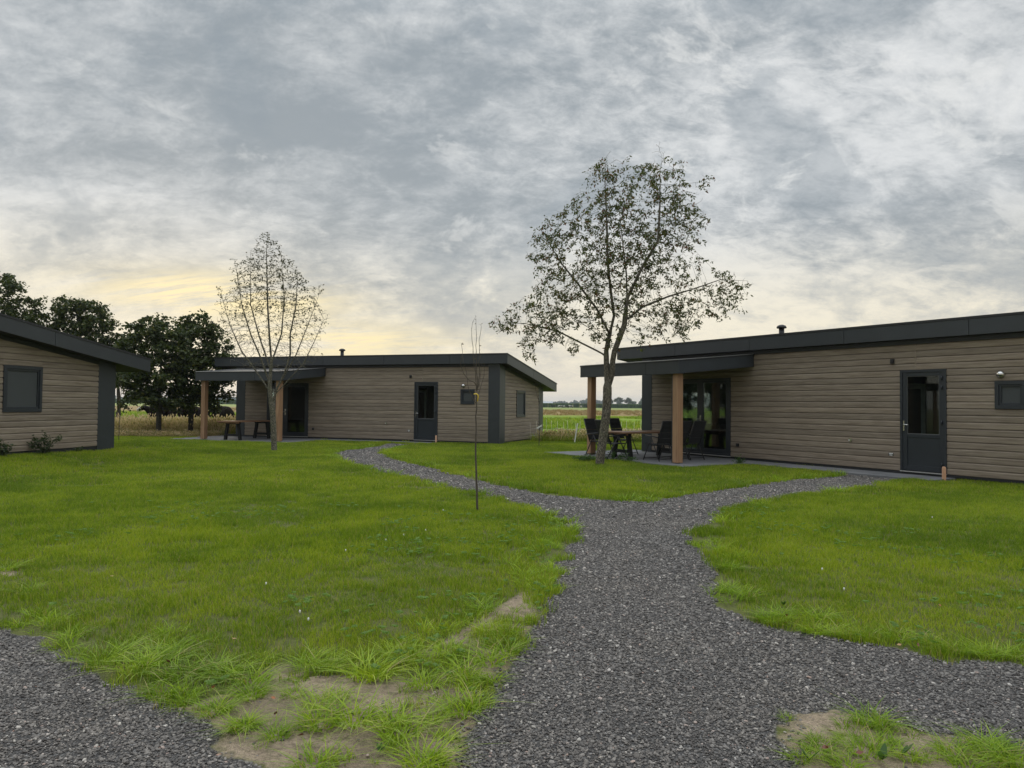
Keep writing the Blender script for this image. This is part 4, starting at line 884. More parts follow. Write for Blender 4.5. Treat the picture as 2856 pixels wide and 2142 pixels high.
lobesA = [(1702,490,60),(1839,490,72),(1665,574,80),(1792,581,90),(1900,588,60),(1521,700,62),(1514,631,25),(1615,707,75),(1738,707,85),(1846,689,70),(1495,881,65),(1394,899,30),(1611,834,75),(1846,816,75),(1875,888,55),(2009,783,38),(2081,790,18),(2038,841,24),(1477,964,26),(1593,960,28),(1785,924,35),(1955,508,22),(1725,640,90),(1730,800,80),(1690,470,40),(1843,442,22),(1840,455,26),(1688,448,20),(1560,800,70),(1560,640,52),(1960,850,48),(1700,930,50),(1910,700,52),(1930,600,38),(1440,900,45),(1540,920,50),(1900,900,42),(2040,800,30),(2062,795,28),(2095,792,16),(2030,845,30),(1420,885,34),(1384,905,22)]
trunkA = [(1672,1296),(1676,1262),(1683,1215),(1691,1153),(1694,1100),(1694,1080)]
limbsA = [([(1694,1080),(1692,1040),(1691,995)] + c6([(970,1600),(990,1500),(1030,1330),(1000,1100),(980,900),(975,600),(960,300),(965,150)]), .2),
          ([(1695,1085),(1707,1045),(1709,1006),(1714,979)] + c6([(1110,1400),(1130,1200),(1250,950),(1370,750),(1385,450),(1385,240)]), -.5),
          (c6([(1130,1220),(1125,1000),(1100,800),(1080,600),(1150,380)]), .6), (c6([(1140,1350),(1250,1260),(1450,1180),(1650,1120),(1850,1050),(2060,1060)]), -.2),
          (c6([(975,1640),(900,1600),(780,1540),(600,1450),(350,1390),(180,1380)]), .3), (c6([(985,1540),(850,1430),(700,1340),(500,1260)]), -.9), (c6([(995,1470),(900,1280),(750,1080),(620,920),(500,720)]), .3),
          (c6([(960,1500),(930,1300),(880,1050),(800,850)]), 1.1), (c6([(1100,1430),(1200,1300),(1350,1200),(1480,1150)]), 1.2), (c6([(1120,1300),(1200,1100),(1400,950),(1520,800)]), -1.2)]
big = grow_tree('cherry_tree', 'tall leafy cherry tree with leaning ridged trunk beside the right-hand patio', None, None, trunkA, limbsA, lobesA, 3600, .10, .8, .11, .0034, .118, 20500, .088, M['bark'], M['leaf'], (0, 0, .05), 3, leafspread=.055, narrow=.40, droop=.7, cluster=17)
# flared foot
c7 = lambda L: [(580 + a / 2.44, 620 + b / 2.44) for a, b in L]
trunkB = c7([(450, 1553), (447, 1420), (440, 1280), (425, 1180), (420, 1100)]); trunkB[0] = (765, 1258)
limbsB = [(c7([(420, 1100), (432, 950), (420, 800), (408, 600), (402, 400), (398, 200), (405, 95)]), .1), (c7([(440, 1230), (470, 1130), (520, 1030), (560, 900), (560, 760), (600, 560), (610, 340)]), -.3), (c7([(450, 1180), (560, 1060), (650, 960), (720, 820), (790, 660)]), .3),
          (c7([(420, 1150), (360, 1060), (290, 960), (230, 880), (150, 700), (90, 500)]), .3), (c7([(415, 1080), (350, 900), (290, 760), (230, 560), (190, 300)]), -.4), (c7([(425, 1000), (350, 780), (290, 560), (290, 200)]), .5), (c7([(430, 960), (500, 760), (520, 520), (500, 260)]), .5), (c7([(500, 1080), (600, 900), (680, 700), (760, 480)]), -.5), (c7([(450, 1200), (520, 1120), (590, 1080), (640, 1000)]), -.6)]
lobesB = [(744, 740, 48, 85), (700, 800, 48, 80), (790, 800, 50, 85), (745, 900, 110, 90), (660, 870, 45, 80), (840, 850, 45, 80), (868, 900, 40, 70), (744, 980, 100, 60), (650, 950, 40, 50), (850, 980, 45, 50), (612, 812, 8, 20), (893, 812, 10, 20), (910, 885, 10, 20)]
topy = 3.2
grow_tree('maple_tree', 'slim sparse tree with mostly bare upright twigs in front of the middle cabin', None, None, trunkB, limbsB, lobesB, 5200, .095, .7, .085, .0042, .088, 3200, .056, M['bark2'], M['leaf2'], (0, 0, .45), 9, leafspread=.035, narrow=.75, droop=.1, top_only=lambda p: max(.015, min(1, (p.z - 3.2) / 2.4) ** 1.3 if p.z > 3.2 else .015), jitter=.1)
# background trees at the left
def bg_tree(trunk, limbs, lobes, depth, label, n, leaves, seed, size=.145, rb=.115):
    return grow_tree('field_tree', label, 'dark broad-crowned trees behind the left cabin', depth, trunk, limbs, lobes, n, .24, 1.8, .3, .008, rb, leaves, size, M['bark_dark'], M['leaf_dark'], (0, 0, .05), seed, leafspread=.17, narrow=.62, droop=.25, jitter=.2, cluster=9, clen=.42)
bg_tree([(442,1216),(444,1130),(446,1060)], [([(446,1060),(452,980),(440,900)], .2), ([(446,1080),(400,1000),(385,940)], .4), ([(446,1070),(500,990),(510,930)], -.3), ([(446,1110),(390,1080),(350,1070)], .3), ([(446,1110),(500,1080)], .3)],
        [(392,905,14,16),(468,890,16,22),(345,940,14,14),(335,1075,20,22),(350,1115,24,18),(490,1120,30,16),(430,915,42,45),(400,960,45,60),(455,980,65,80),(370,1050,40,70),(430,1070,75,60),(500,1000,40,60),(345,975,20,30)], None, 'dark leafy tree between the left and middle cabins, left of a pair', 520, 15000, 21)
bgt = bg_tree([(531,1213),(533,1150),(537,1110)], [([(537,1110),(560,1020),(580,930)], .3), ([(537,1120),(500,1060),(480,1000)], -.3), ([(537,1120),(590,1060),(620,1000)], .2), ([(533,1130),(520,1030),(540,930)], .5)],
        [(545,890,16,20),(583,878,10,14),(648,1005,14,18),(655,1040,10,14),(500,900,18,20),(540,1125,40,20),(610,1125,26,18),(570,925,40,40),(530,960,45,50),(600,980,45,60),(560,1040,75,70),(600,1080,40,40),(520,1080,45,50),(625,1050,16,25),(640,960,15,30),(600,905,28,25)], None, 'dark leafy tree with forked trunk behind the left post of the middle patio', 520, 15000, 22)
bg_tree([(235,1250),(235,1100),(235,1000)], [([(235,1000),(220,900),(230,850)], .3), ([(235,1050),(190,950),(170,890)], -.3), ([(235,1050),(285,950),(290,900)], .4)],
        [(150,850,14,16),(192,838,10,14),(300,905,14,22),(148,925,18,26),(240,832,10,12),(225,895,75,65),(175,900,40,50),(275,900,42,55),(230,960,90,60),(205,850,35,25),(262,845,25,22)], 36.5, 'dark round tree rising behind the roof of the left cabin', 480, 13000, 23)
bg_tree([(25,1250),(25,1100),(22,950)], [([(22,950),(20,850),(25,790)], .3), ([(22,980),(70,900),(95,850)], .3), ([(22,980),(-40,880),(-60,800)], .3)],
        [(20,830,60,65),(-50,830,60,90),(75,865,38,45),(105,832,14,18),(30,785,28,28),(50,900,60,40),(-30,920,90,60)], 35.5, 'dark tree at the far left edge, tallest above the left cabin roof', 480, 12000, 24)
bg_tree([(330,1245),(332,1150),(330,1080)], [([(330,1080),(345,1010),(352,960)], .2), ([(330,1090),(310,1010)], .3)], [(350,965,30,40),(330,1020,40,50),(140,930,22,26),(310,990,35,40)], 37.5, 'smaller dark tree filling the gap right of the left cabin eave', 260, 6000, 25, rb=.09)

for i, (x, y, k, rz) in enumerate(((-31, 27.5, 1.15, 1.0), (-37, 24, 1.3, 2.2), (-33, 32, 1.2, 4.0))):
    o = copy_tree(bgt); o.location = (x, y, 0); o.scale = (k,) * 3; o.rotation_euler = (0, 0, rz); tag(o, 'dark broad tree standing left of the picture, mirrored in the patio glass' + ('', ', farther off', ', at the back')[i])
# young saplings: stems and twigs drawn one by one
def sapling(name, label, depth, stem, twigs, r0, mat, tagspec=None, buds=True, seed=0):
    rg = random.Random(seed); P = [AT(px, py, depth) for px, py in stem]; b0 = Vector((P[0].x, P[0].y, 0)); P[0].z = -.03 + float(rise(P[0].x, P[0].y)); root = empty(name, b0); tag(root, label, 'tree', 'thin young saplings')
    rel = lambda pts: [p - b0 for p in pts]; n = len(P)
    pts = dens(P, .08); m = len(pts); pts = [p + Vector((rg.gauss(0, .003), 0, 0)) for p in pts]; MB().tube(rel(pts), [r0 * (1 - .55 * k / m) for k in range(m)], 8).build('stem', mat, root)
    mb = MB(); bt = []
    for tw, rt, off in twigs:
        q = [AT(px, py, depth + off * k / max(1, len(tw) - 1)) for k, (px, py) in enumerate(tw)]; q = dens(q, .07); q = [a + Vector((rg.gauss(0, .004), rg.gauss(0, .004), 0)) for a in q]; L = len(q)
        mb.tube(rel(q), [max(.0016, rt * (1 - .75 * k / L)) for k in range(L)], 5)
        for k in range(1, L):
            if rg.random() < .45: d = Vector((rg.gauss(0, 1), rg.gauss(0, .6), rg.uniform(0, 1))).normalized() * rg.uniform(.015, .05); mb.tube(rel([q[k], q[k] + d]), [.0018, .001], 3)
            if k > L * .4 and rg.random() < .35: bt.append(tuple(q[k] - b0))
    mb.build('twigs', mat, root)
    if buds and bt: link('leaves', leaf_cloud('leaves', bt, .035, M['leaf2'], seed, .2), None, root)
    return root, b0
s4 = lambda L: [(1250 + a / 2.812, 860 + b / 2.812) for a, b in L]
dS = G(1332, 1427)[1]
sp, sb = sapling('sapling', 'bare thin sapling with a yellow tie in the foreground lawn', dS, [(1332,1428)] + s4([(226,1500),(222,1300),(216,1100),(220,900),(222,740),(224,650)]),
    [(s4([(226,680),(222,580),(212,450),(196,340),(185,220),(190,110),(220,60)]), .007, .05), (s4([(224,660),(228,560),(218,420),(222,250),(218,80)]), .007, -.05), (s4([(228,640),(245,520),(244,380),(245,250),(262,150),(256,125)]), .007, .08),
     (s4([(220,600),(208,580),(160,560),(120,510),(95,440),(110,340),(103,280),(112,272)]), .006, -.1), (s4([(216,745),(200,720),(165,640),(148,560),(140,500),(120,420),(112,360)]), .006, .1), (s4([(232,700),(248,640),(262,600),(278,530),(284,430)]), .0055, .05), (s4([(222,560),(212,500),(198,450),(205,400)]), .004, 0), (s4([(240,620),(252,540),(262,460),(265,410)]), .004, .1)], .0165, M['twig'], seed=2)
p = AT(1328, 1102, dS) - sb
yt = MB(); yt.tube([p + Vector((-.03, -.03, .012)), p + Vector((.0, -.038, .02)), p + Vector((.028, -.03, .0)), p + Vector((.030, -.01, -.03)), p + Vector((.02, -.01, -.09))], .009, 6); ym = simple('yellow_tape', (.75, .52, .05), .5); yt.build('yellow_tie', ym, sp)
dm = G(1502, 1246)[1]
a5 = lambda L: [(1340 + a / 5.53, 960 + b / 5.53) for a, b in L]
s2, b2 = sapling('sapling', 'tiny sapling with a white tag at the rear corner of the middle cabin', dm, [(1503,1246)] + a5([(912, 1300), (914, 1100), (906, 900)]), [(a5([(906, 900), (880, 800), (855, 720), (842, 570)]), .008, 0), (a5([(906, 920), (890, 800), (888, 665)]), .007, 0), (a5([(908, 900), (935, 800), (925, 700), (922, 650)]), .008, 0), (a5([(912, 930), (945, 790), (950, 740)]), .006, 0)], .014, M['twig'], seed=4, buds=False)
p = AT(1505, 1190, dm) - b2; MB().bar(p + Vector((-.09, -.03, -.05)), p + Vector((.08, -.03, .05)), .05, .006).build('white_tag', M['white'], s2)
dl = G(332, 1244)[1]; h5 = lambda L: [(a / 3.859, 850 + b / 3.859) for a, b in L]
sapling('sapling', 'thin sapling just right of the left cabin corner pillar', dl, [(331,1244)] + h5([(1280,1400),(1288,1200),(1290,1060)]), [(h5([(1290,1060),(1275,980),(1250,900),(1235,860)]), .009, 0), (h5([(1290,1060),(1290,960),(1280,860),(1295,740)]), .009, .1), (h5([(1290,1050),(1305,950),(1300,850),(1308,760)]), .008, -.1)], .013, M['twig'], seed=6, buds=False)

# ------------------------------------------------------------------ weeds and bushes
def weed(name, label, x, y, h, w_, n, size, mat, seed, stems=7, group=None, z=0.0):
    rg = random.Random(seed); R = empty(name, (x, y, z)); tag(R, label, 'plant', group); mb = MB(); P = []
    for s in range(stems):
        a = rg.uniform(0, 6.28); q = w_ * rg.uniform(.2, 1); hh = h * rg.uniform(.55, 1.0) * (1 - .35 * q / w_); p0 = Vector((rg.gauss(0, w_ * .15), rg.gauss(0, w_ * .1), 0)); p1 = Vector((q * math.cos(a), q * math.sin(a) * .6, hh)); c = p0.lerp(p1, .5) + Vector((0, 0, h * .12))
        pts = [p0, c, p1]; mb.tube(pts, [.006, .004, .002], 4)
        for k in range(n // stems): t = rg.random() ** .7; b = p0 * (1 - t) ** 2 + c * 2 * t * (1 - t) + p1 * t * t; P.append((b.x + rg.gauss(0, .03), b.y + rg.gauss(0, .03), max(.01, b.z + rg.gauss(0, .03))))
    mb.build('stem', mat, R); link('foliage', leaf_cloud('foliage', P, size, mat, seed, .1, .45), None, R); return R
zz = lambda x, y: float(rise(x, y))
for px, h, w_, n, lab in ((122, .66, .42, 420, 'largest leafy thistle bush against the left cabin wall, below the window'), (8, .46, .30, 240, 'leafy weed bush at the left picture edge, by the cabin wall'), (219, .18, .12, 60, 'tiny weed sprout near the corner pillar of the left cabin')):
    s = (AT(px, 1258, 21) - Vector((0, 0, CAMZ))); t = math.tan(math.atan2(s.x, s.y)); # walk along the cabin's end wall
    ox, oy, _, th = CAB['L']; ax, ay = math.sin(th), math.cos(th); k = (ox - t * oy + .25 * math.cos(th)) / (t * ay - ax); x, y = ox + k * ax + .28 * math.cos(th), oy + k * ay - .28 * math.sin(th)
    weed('weed_bush', lab, x, y, h, w_, n, .075, M['weed_dark'], int(px) + 1, 10, 'weeds along the left cabin wall', zz(x, y))
for px, py, h, w_, lab in ((1640, 1288, .26, .5, 'low leafy weeds just left of the cherry trunk foot'), (1712, 1285, .34, .55, 'bushy leafy weeds just right of the cherry trunk foot'), (1752, 1290, .2, .35, 'small leafy weeds along the patio edge right of the cherry tree'), (2063, 1296, .24, .16, 'single broad-leaved weed at the slab edge below the wall socket')):
    x, y = G(px, py); weed('weed_clump', lab, x, y, h, w_, 520 if w_ > .4 else 200, .05, M['weed'], px, 12, 'weeds by the right-hand patio')
WL = ('tallest broad-leaved seedling in the lower right sandy patch', 'upright broad-leaved seedling with paired leaves in the lower right sand', 'broad-leaved seedling close in front of the paired-leaf one, lower right', 'tiny withered seedling in bare sand between the two paths', 'small broad-leaved weed at the left border of the right lawn', 'broad-leaved weed where the right lawn bulges into the gravel')
for i, (px, py, h) in enumerate(((2258, 2125, .10), (2460, 2125, .09), (2516, 2110, .085), (1060, 2100, .055), (2140, 1570, .05), (2185, 1690, .06))):
    x, y = G(px, py); R = empty('broadleaf_weed', (x, y, 0)); tag(R, WL[i], 'plant', 'broad-leaved seedlings'); rg = random.Random(i)
    for k in range(3 + i % 2):
        a = rg.uniform(0, 6.28); q = MB(); d = Vector((math.cos(a), math.sin(a), 0)); s = Vector((-d.y, d.x, 0)); c = [(.0, .0), (.2, .35), (.5, .5), (.8, .32), (1, 0)]; L = h * .62 * rg.uniform(.8, 1.2)
        vs = [d * t * L * .75 + Vector((0, 0, L * (.9 * t + .15))) + s * w2 * L * .45 for t, w2 in c] + [d * t * L * .75 + Vector((0, 0, L * (.9 * t + .15))) - s * w2 * L * .45 for t, w2 in c[1:-1]][::-1]
        q.add(vs, [tuple(range(len(vs)))]); q.build('leaf', M['weed'], R)

# clumps of coarse grass one can tell apart in the sand
def coarse_clumps():
    meshes = [tuft_mesh('grass_clump', 120, .085, .105, .0066, 1.0, M['grass_long'], 500 + k, .5, 3, out=1.1).data for k in range(4)]
    c2 = lambda L: [(600 + a / 2.458, 1600 + b / 2.458, s) for a, b, s in L]
    A = c2([(80, 700, 1.25), (250, 730, 1.3), (240, 830, .9), (650, 640, .95), (780, 650, .8), (540, 830, .8), (820, 850, .95), (700, 900, .9), (1060, 700, 1.35), (980, 610, .9), (1230, 560, .95), (1340, 580, .95), (1440, 760, 1.0), (1600, 520, 1.25), (1880, 600, 1.3), (1690, 680, 1.0), (950, 1000, 1.35), (700, 1030, 1.1), (1200, 1020, 1.3), (1270, 1090, 1.1), (1490, 1000, .75), (190, 1050, .85), (420, 1110, .8), (30, 920, .9), (1690, 940, 1.1), (1850, 390, 1.0), (2000, 420, .8), (1990, 540, 1.0), (1230, 1180, .75), (690, 1310, 1.1), (1420, 1290, 1.25), (1500, 1320, .9), (1550, 1100, .4), (1640, 1130, .35), (1900, 730, .8), (1840, 250, .9)])
    c3 = lambda L: [(1900 + a / 2.235, 1400 + b / 2.235, s) for a, b, s in L]
    B = c3([(1190, 1370, 1.0), (1260, 1400, .8), (880, 1500, .8), (850, 1560, .8), (1140, 1560, .9), (1290, 1480, .6), (1040, 1470, .5), (1700, 1560, .95), (1910, 1540, 1.1), (1430, 1590, .7), (1030, 1640, .8), (1780, 1650, .8), (2090, 1620, 1.1), (740, 1600, .6), (660, 1350, .35), (1960, 1600, .8), (560, 740, 1.1), (640, 720, 1.0), (830, 810, 1.0), (860, 730, 1.0), (1130, 840, .95), (1350, 850, 1.15), (1560, 880, 1.0), (960, 820, .9), (300, 560, 1.1), (420, 600, 1.0), (300, 420, 1.1), (1700, 930, .9), (1900, 950, .9), (2060, 960, .9)])
    c4 = lambda L: [(a / 2.3975, 1450 + b / 2.3975, s) for a, b, s in L]
    Cc = c4([(60, 330, 1.1), (200, 480, 1.0), (340, 700, 1.0), (480, 780, .9), (700, 950, 1.2), (930, 1000, 1.4), (1050, 960, 1.3), (1200, 1040, 1.4), (1180, 880, 1.1), (1400, 1020, 1.3), (1500, 1050, 1.1), (820, 880, 1.0), (1080, 1170, .9), (1230, 1220, .7), (1680, 1180, .9), (1440, 1280, .9), (1640, 1370, .9)])
    spots = [(q, 'in the bare sand between the two gravel paths') for q in A] + [(q, 'in the small sandy patch at the lower right' if q[1] > 1985 else 'fringing the right-hand lawn beside the gravel') for q in B] + [(q, 'on the left lawn edge beside the lower left gravel') for q in Cc]
    for i, ((px, py, s), where) in enumerate(spots):
        x, y = G(px, py); me = meshes[i % 4]; o = link('grass_clump', me, None, None, (x, y, -.01)); k = .82 * s * random.uniform(.85, 1.1); o.scale = (k * 1.1, k * 1.1, k); o.rotation_euler = (0, 0, random.uniform(0, 6.28))
        tag(o, 'coarse bright green grass clump ' + where, 'grass clump', 'coarse grass clumps ' + where)
coarse_clumps()
# fallen leaves and clover heads
lf = [leaf_cloud('fallen_leaf', [(0, 0, .012)], .05, simple('fallen_leaf_%d' % k, c, .7), 70 + k, -.1, .6) for k, c in enumerate(((.33, .13, .05), (.36, .22, .10), (.16, .06, .04)))]
for i, (px, py) in enumerate(((325,1885),(540,1890),(475,1870),(1058,1667),(660,1800),(774,2015),(2194,1735),(2515,1815),(2290,2115),(2305,2115),(2303,2060),(2385,2128),(770,1972),(2010,1560),(2560,1822),(2627,1705),(318,1620),(850,2075),(590,1945),(2186,1752))):
    x, y = G(px, py); o = link('fallen_leaf', lf[i % 3], None, None, (x, y, .035)); o.rotation_euler = (random.uniform(-.3, .3), random.uniform(-.3, .3), random.uniform(0, 6)); o.scale = (.7,) * 3
    tag(o, 'small orange-brown fallen leaf lying in the grass near the gravel', 'leaf', 'fallen leaves in the grass')
fl = MB(); fl.tube([(0, 0, .03), (0, 0, .04), (0, 0, .052), (0, 0, .058)], [.006, .013, .011, .003], 6); flm = fl.mesh('clover_flower', M['white'])
for i, (px, py) in enumerate(((1236,1430),(1187,1487),(1126,1501),(1076,1515),(964,1545),(742,1640),(2293,1598),(2354,1655),(2600,1450),(836,1720),(860,1742))):
    x, y = G(px, py); o = link('clover_flower', flm, None, None, (x, y, 0)); o.scale = (.6, .6, .85); tag(o, 'tiny white clover flower head poking out of the lawn', 'flower', 'white clover heads in the lawn')

# ------------------------------------------------------------------ fence, cattle, far things
def fence():
    R = empty('netting_fence', (3.5, 30.8, 0)); tag(R, 'low netting fence with a leaning white post between two cabins', 'fence'); rg = random.Random(3)
    x0, y0 = G(1603, 1236); p = Vector((x0 - 3.5, y0 - 30.8, 0)); MB().bar(p + Vector((-.02, 0, -.05)), p + Vector((.11, 0, .80)), .045, .045).build('post', M['white'], R)
    x = -2.7
    while x < 6.5:
        h = rg.uniform(.72, .92); MB().tube([(x, 0, 0), (x + rg.gauss(0, .03), 0, h)], .007, 4).build('rod', simple('pale_rod', (.55, .55, .45), .6) if 'pale_rod' not in bpy.data.materials else bpy.data.materials['pale_rod'], R); x += rg.uniform(.2, .27)
    for z in (.24, .52): MB().tube([(x * .25 - 2.7, 0, z + .012 * math.sin(x * 1.7)) for x in range(38)], .0045, 4).build('wire', M['white'], R)
fence()
x, y = G(324, 1196); v = AT(324, 1185, 38.2)
MB_ = MB().bar((0, 0, -.1), (.03, 0, .95), .10, .10).build('fence_post', M['fencewood'], None, (v.x, v.y, 0)); tag(MB_, 'short grey wooden fence post standing in tall dry grass beyond the left cabin', 'fence post')
def m_cow(name, base, patch, thr):
    t = NT(name); n = t.noise(t.coord('Object'), 1.7, 2, .4, .3); c = t.mix(t.mr(n, thr - .01, thr + .01), base, patch); t.set(Base_Color=c, Roughness=.9); t.b.inputs['Specular IOR Level'].default_value = .12; return t.m
M['cow_black'] = m_cow('black_hide', (.011, .008, .007), (.013, .009, .008), .5); M['cow_pied'] = m_cow('pied_hide', (.015, .014, .014), (.62, .60, .56), .50); M['cow_face'] = simple('white_face', (.72, .68, .64), .8, .05)
def cow_mesh(name, head, mat):
    """body faces +x; head: 'up' or 'down'"""
    hd = dict(up=[(.78, 0, 1.18), (.98, 0, 1.30), (1.12, 0, 1.28), (1.36, 0, 1.12)], down=[(.80, 0, .98), (1.00, 0, .70), (1.08, 0, .45), (1.20, 0, .20)])[head]
    V = [(-.75, 0, 1.12), (-.45, 0, 1.08), (0, 0, 1.03), (.40, 0, 1.08), (.60, 0, 1.12)] + hd; r = [.22, .34, .40, .34, .28, .20, .15, .145, .085]
    E = [(i, i + 1) for i in range(8)]
    def leg(a, pts, rr):
        p = a
        for q, k in zip(pts, rr): V.append(q); r.append(k); E.append((p, len(V) - 1)); p = len(V) - 1
    for s in (-1, 1):
        leg(4, [(.50, s * .19, .80), (.52, s * .19, .45), (.52, s * .19, .06)], (.13, .065, .055)); leg(1, [(-.62, s * .20, .85), (-.52, s * .20, .58), (-.70, s * .20, .42), (-.66, s * .20, .06)], (.18, .10, .06, .055))
    leg(0, [(-.90, 0, 1.02), (-.93, 0, .70), (-.92, 0, .45)], (.045, .025, .04))
    me = bpy.data.meshes.new(name); me.from_pydata([Vector(v) * 1.0 for v in V], E, []); o = bpy.data.objects.new(name, me); COL.objects.link(o)
    md = o.modifiers.new('s', 'SKIN'); sv = me.skin_vertices[0].data
    for i, k in enumerate(r): sv[i].radius = (k, k * (1.0 if i > 4 else .92))
    sv[2].use_root = True; o.modifiers.new('d', 'SUBSURF').levels = 2
    dg = bpy.context.evaluated_depsgraph_get(); out = bpy.data.meshes.new_from_object(o.evaluated_get(dg)); bpy.data.objects.remove(o); out.materials.clear(); out.materials.append(mat); out.shade_smooth(); out.name = name; return out, hd
def make_cow(label, px, depth, rz, head, hide, scale, face=None, group=None, horn=True):
    key = 'cow_%s_%s' % (head, hide)
    if key not in CM: CM[key] = cow_mesh('cow_body', head, M[hide])
    me, hd = CM[key]; v = AT(px, 1150, depth); R = empty('cow', (v.x, v.y, -.06), rz); R.scale = (scale,) * 3; tag(R, label, 'cow', group); link('body', me, None, R)
    if face is not None:
        q = MB(); a = Vector(hd[1]); b = Vector(hd[3]); q.tube([a.lerp(b, .15) + Vector((0, 0, .03)), a.lerp(b, .5) + Vector((.02, 0, .03)), b + Vector((.04, 0, 0))], [.10, .13, .095], 10); f = q.build('face', M[face], R)
    for s in (-1, 1):
        a = Vector(hd[1]); q = MB(); q.add([a + Vector((0, s * .10, .06)), a + Vector((-.04, s * .30, .10)), a + Vector((.02, s * .32, .02)), a + Vector((.03, s * .14, -.03))], [(0, 1, 2, 3)]); q.build('ear', M['cow_black'], R)
    return R
CM = {}
g1 = 'black cattle behind the tall dry grass'; g2 = 'black and white cattle far off in the pasture'
cw = make_cow('black cow with a white face looking towards us through the tall grass', 452, 39.5, rad(180), 'up', 'cow_black', .94, 'cow_face', g1)
make_cow('plain black cow grazing between two dark tree trunks and a wooden post', 535, 40.5, rad(4), 'down', 'cow_black', .93, None, g1)
make_cow('black cow seen from behind, beyond the left patio table', 624, 42, rad(78), 'down', 'cow_black', .94, None, g1)
far = [(1544, 355, 175, 'dark grazing cow leftmost in the far herd'), (1560, 360, 10, 'pale-backed grazing cow second from left in the far herd'), (1568, 352, 190, 'mostly white cow in the middle of the far herd'), (1575, 360, 30, 'dark-flanked cow in the dense middle of the far herd'), (1582, 350, 170, 'black cow with head down right of the dense middle of the far herd'), (1588, 352, 8, 'white-shouldered cow in the right half of the far herd'), (1593, 358, 185, 'pied cow closing the right end of the far herd group'), (1621, 345, 60, 'lone pied cow standing right of the far herd'), (1640, 350, 175, 'dark cow just left of the wooden patio post, far off')]
for i, (px, dp, a, lab) in enumerate(far): make_cow(lab, px, dp, rad(a), 'down' if i % 4 else 'up', 'cow_black' if i in (0, 4, 8) else 'cow_pied', .95, None, g2)

def corn():
    for x0, x1, y0, nm in ((-330, 92, 430, 1),):
        n = 900; r = np.random.default_rng(5); V = []; F = []
        xs = np.linspace(x0, x1, n)
        for k, yy in enumerate(np.linspace(y0, y0 + 60, 5)):
            for i in range(n - 1):
                h = 2.3 + r.uniform(-.22, .22); b = len(V); xx = xs[i] + r.uniform(-.2, .2); ww = (x1 - x0) / n * .9; dy = r.uniform(-3, 3)
                V += [(xx - ww, yy + dy, -.1), (xx + ww, yy + dy, -.1), (xx + ww * .8, yy + dy + 1, h), (xx, yy + dy, h + .2), (xx - ww * .8, yy + dy - 1, h)]; F += [(b, b + 1, b + 2), (b, b + 2, b + 3), (b, b + 3, b + 4)]
        top = len(V); V += [(x0, y0 + 1, 2.0), (x1, y0 + 1, 2.0), (x1, y0 + 62, 2.0), (x0, y0 + 62, 2.0)]; F += [(top, top + 1, top + 2), (top, top + 2, top + 3)]
        tag(link('maize_field', npmesh('maize_field', V, F, M['cornleaf'])), 'dark green strip of maize beyond the far herd', 'crop', kind='stuff')
corn()
def blob_tree(mb, cx, cy, h, w_, rg, n=9):
    bm = bmesh.new(); bmesh.ops.create_icosphere(bm, subdivisions=2, radius=1); base = [v.co.copy() for v in bm.verts]; fs = [tuple(v.index for v in f.verts) for f in bm.faces]; bm.free()
    for k in range(n):
        c = Vector((cx + rg.gauss(0, w_ * .28), cy + rg.gauss(0, w_ * .2), h * rg.uniform(.35, .82))); s = w_ * rg.uniform(.16, .30); mb.add([c + Vector((v.x * s * rg.uniform(.75, 1.2), v.y * s, v.z * s * rg.uniform(.7, 1.15))) for v in base], fs)
    mb.tube([(cx, cy, -.1), (cx, cy, h * .5)], [w_ * .03, w_ * .02], 5)
def treelines():
    rg = random.Random(12)
    def line(label, y0, segs):
        mb = MB()
        for px0, px1, h0, h1, sp in segs:
            a = AT(px0, 1120, y0).x; b = AT(px1, 1120, y0).x; x = a
            while x < b:
                t = (x - a) / (b - a); h = (h0 + (h1 - h0) * t) * rg.uniform(.82, 1.12); w_ = h * rg.uniform(.9, 1.4); blob_tree(mb, x, y0 + rg.uniform(-30, 30), h, w_, rg, 7); x += sp * rg.uniform(.7, 1.3)
            mb.box(a, b, y0 - 5, y0 + 5, -.1, min(h0, h1) * .45)
        tag(mb.build('far_woods', M['far_leaf']), label, 'woods', kind='stuff')
    line('low hazy line of far woods along the horizon', 1500, [(-800, 640, 13, 12, 9), (640, 1420, 11, 9, 8), (1420, 1590, 9, 9, 7), (1590, 1640, 9.5, 13.5, 7), (1640, 1695, 13.5, 11, 7), (1695, 2600, 8, 9, 9), (2600, 3600, 13, 14, 12)])
    line('darker wood nearer than the horizon, right of the two big oaks', 820, [(1762, 1795, 5.5, 9.5, 5), (1795, 1900, 9.5, 11, 6), (1900, 2300, 11, 12, 9)])
treelines()
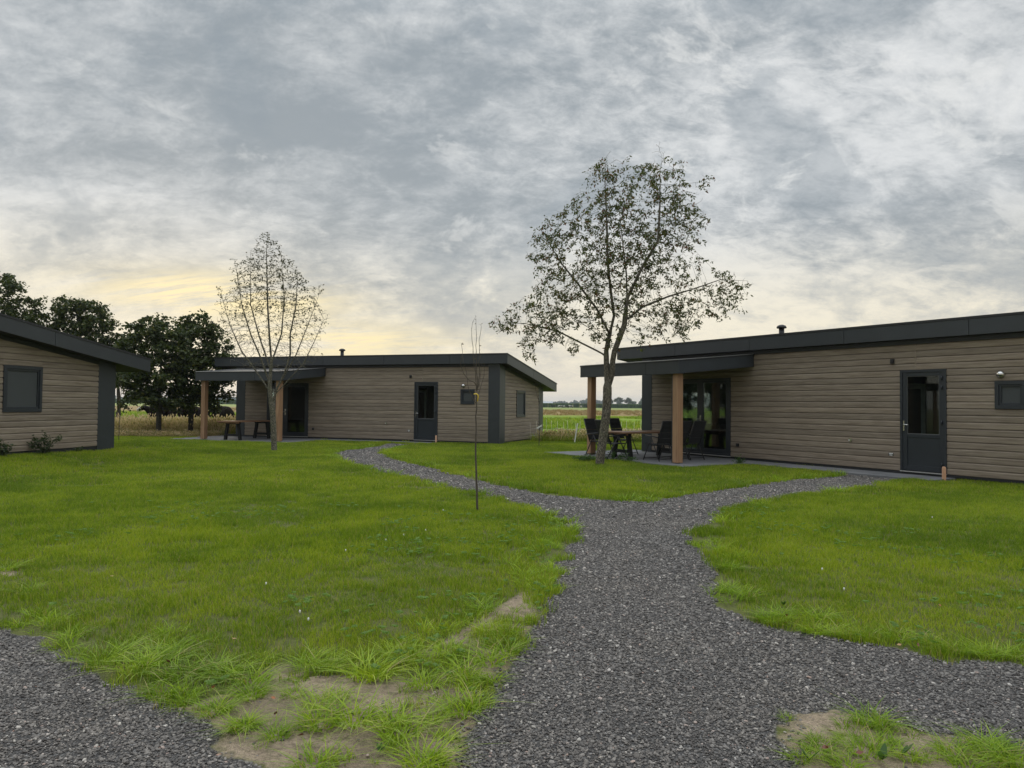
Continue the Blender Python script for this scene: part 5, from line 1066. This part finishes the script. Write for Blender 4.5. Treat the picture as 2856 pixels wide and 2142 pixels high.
def far_oak(px, py0, w_, top, depth, label, seed):
    """a distant oak with its own trunk and loosely clumped crown"""
    c = AT(px, 1134, depth); h = AT(px, top, depth).z; W = w_ * depth / 2059.5; rg = random.Random(seed); R = empty('oak_tree', (c.x, c.y, 0)); tag(R, label, 'tree', 'far oaks between the cherry trunk and the dark pillar')
    q = MB().tube([(0, 0, -.1), (0, 0, h * .25), (W * .05, 0, h * .5)], [W * .035, W * .028, W * .015], 7)
    for k in range(8): a = rg.uniform(0, 6.28); q.tube([(0, 0, h * .22), (W * .3 * math.cos(a), W * .3 * math.sin(a), h * rg.uniform(.5, .85))], [W * .018, W * .005], 4)
    q.build('trunk', M['bark_dark'], R); P = []
    for k in range(42):
        a = rg.uniform(0, 6.28); e = rg.uniform(-.3, 1); rr = rg.uniform(.6, 1); cc = (W * .46 * rr * math.cos(a) * math.sqrt(1 - min(.99, abs(e)) ** 2), W * .4 * rr * math.sin(a), h * (.58 + .36 * e * rr))
        for j in range(70): P.append((cc[0] + rg.gauss(0, W * .055), cc[1] + rg.gauss(0, W * .055), cc[2] + rg.gauss(0, h * .035)))
    link('crown', leaf_cloud('crown', P, .62, M['leaf_dark'], seed, .2, .8), None, R)
far_oak(1727, 0, 31, 1106, 760, 'left and broader of two far oaks seen above the patio table', 1)
far_oak(1752, 0, 21, 1108, 760, 'right and narrower of two far oaks seen above the patio table', 2)
far_oak(1704, 0, 11, 1112, 800, 'small far oak just at the right side of the cherry trunk', 3)
def barn():
    d = 1050; a = AT(1514, 1129, d); b = AT(1541, 1129, d); w_ = b.x - a.x; R = empty('barn', (a.x + w_ / 2, d, 0)); tag(R, 'pale low barn on the horizon right of the middle cabin', 'barn')
    MB().box(-w_ / 2, w_ / 2, -8, 8, 0, 3.2).build('wall', M['barnwall'], R); MB().prism([(-9, 3.2), (9, 3.2), (0, 6.6)], -w_ / 2 - .4, w_ / 2 + .4, 0).build('roof', M['barnroof'], R)
barn()
# ------------------------------------------------------------------ air
hz = NT('haze'); hz.N.remove(hz.b); pv = hz.nd('ShaderNodeVolumePrincipled'); pv.inputs['Color'].default_value = (.80, .88, 1.0, 1); pv.inputs['Density'].default_value = .00021; pv.inputs['Anisotropy'].default_value = .3
hz.L.new(pv.outputs[0], hz.out.inputs['Volume'])
tag(MB().box(-4100, 4100, -300, 4300, -1.1, 42).build('haze', hz.m), 'thin pale evening haze over the fields', 'haze', kind='stuff')
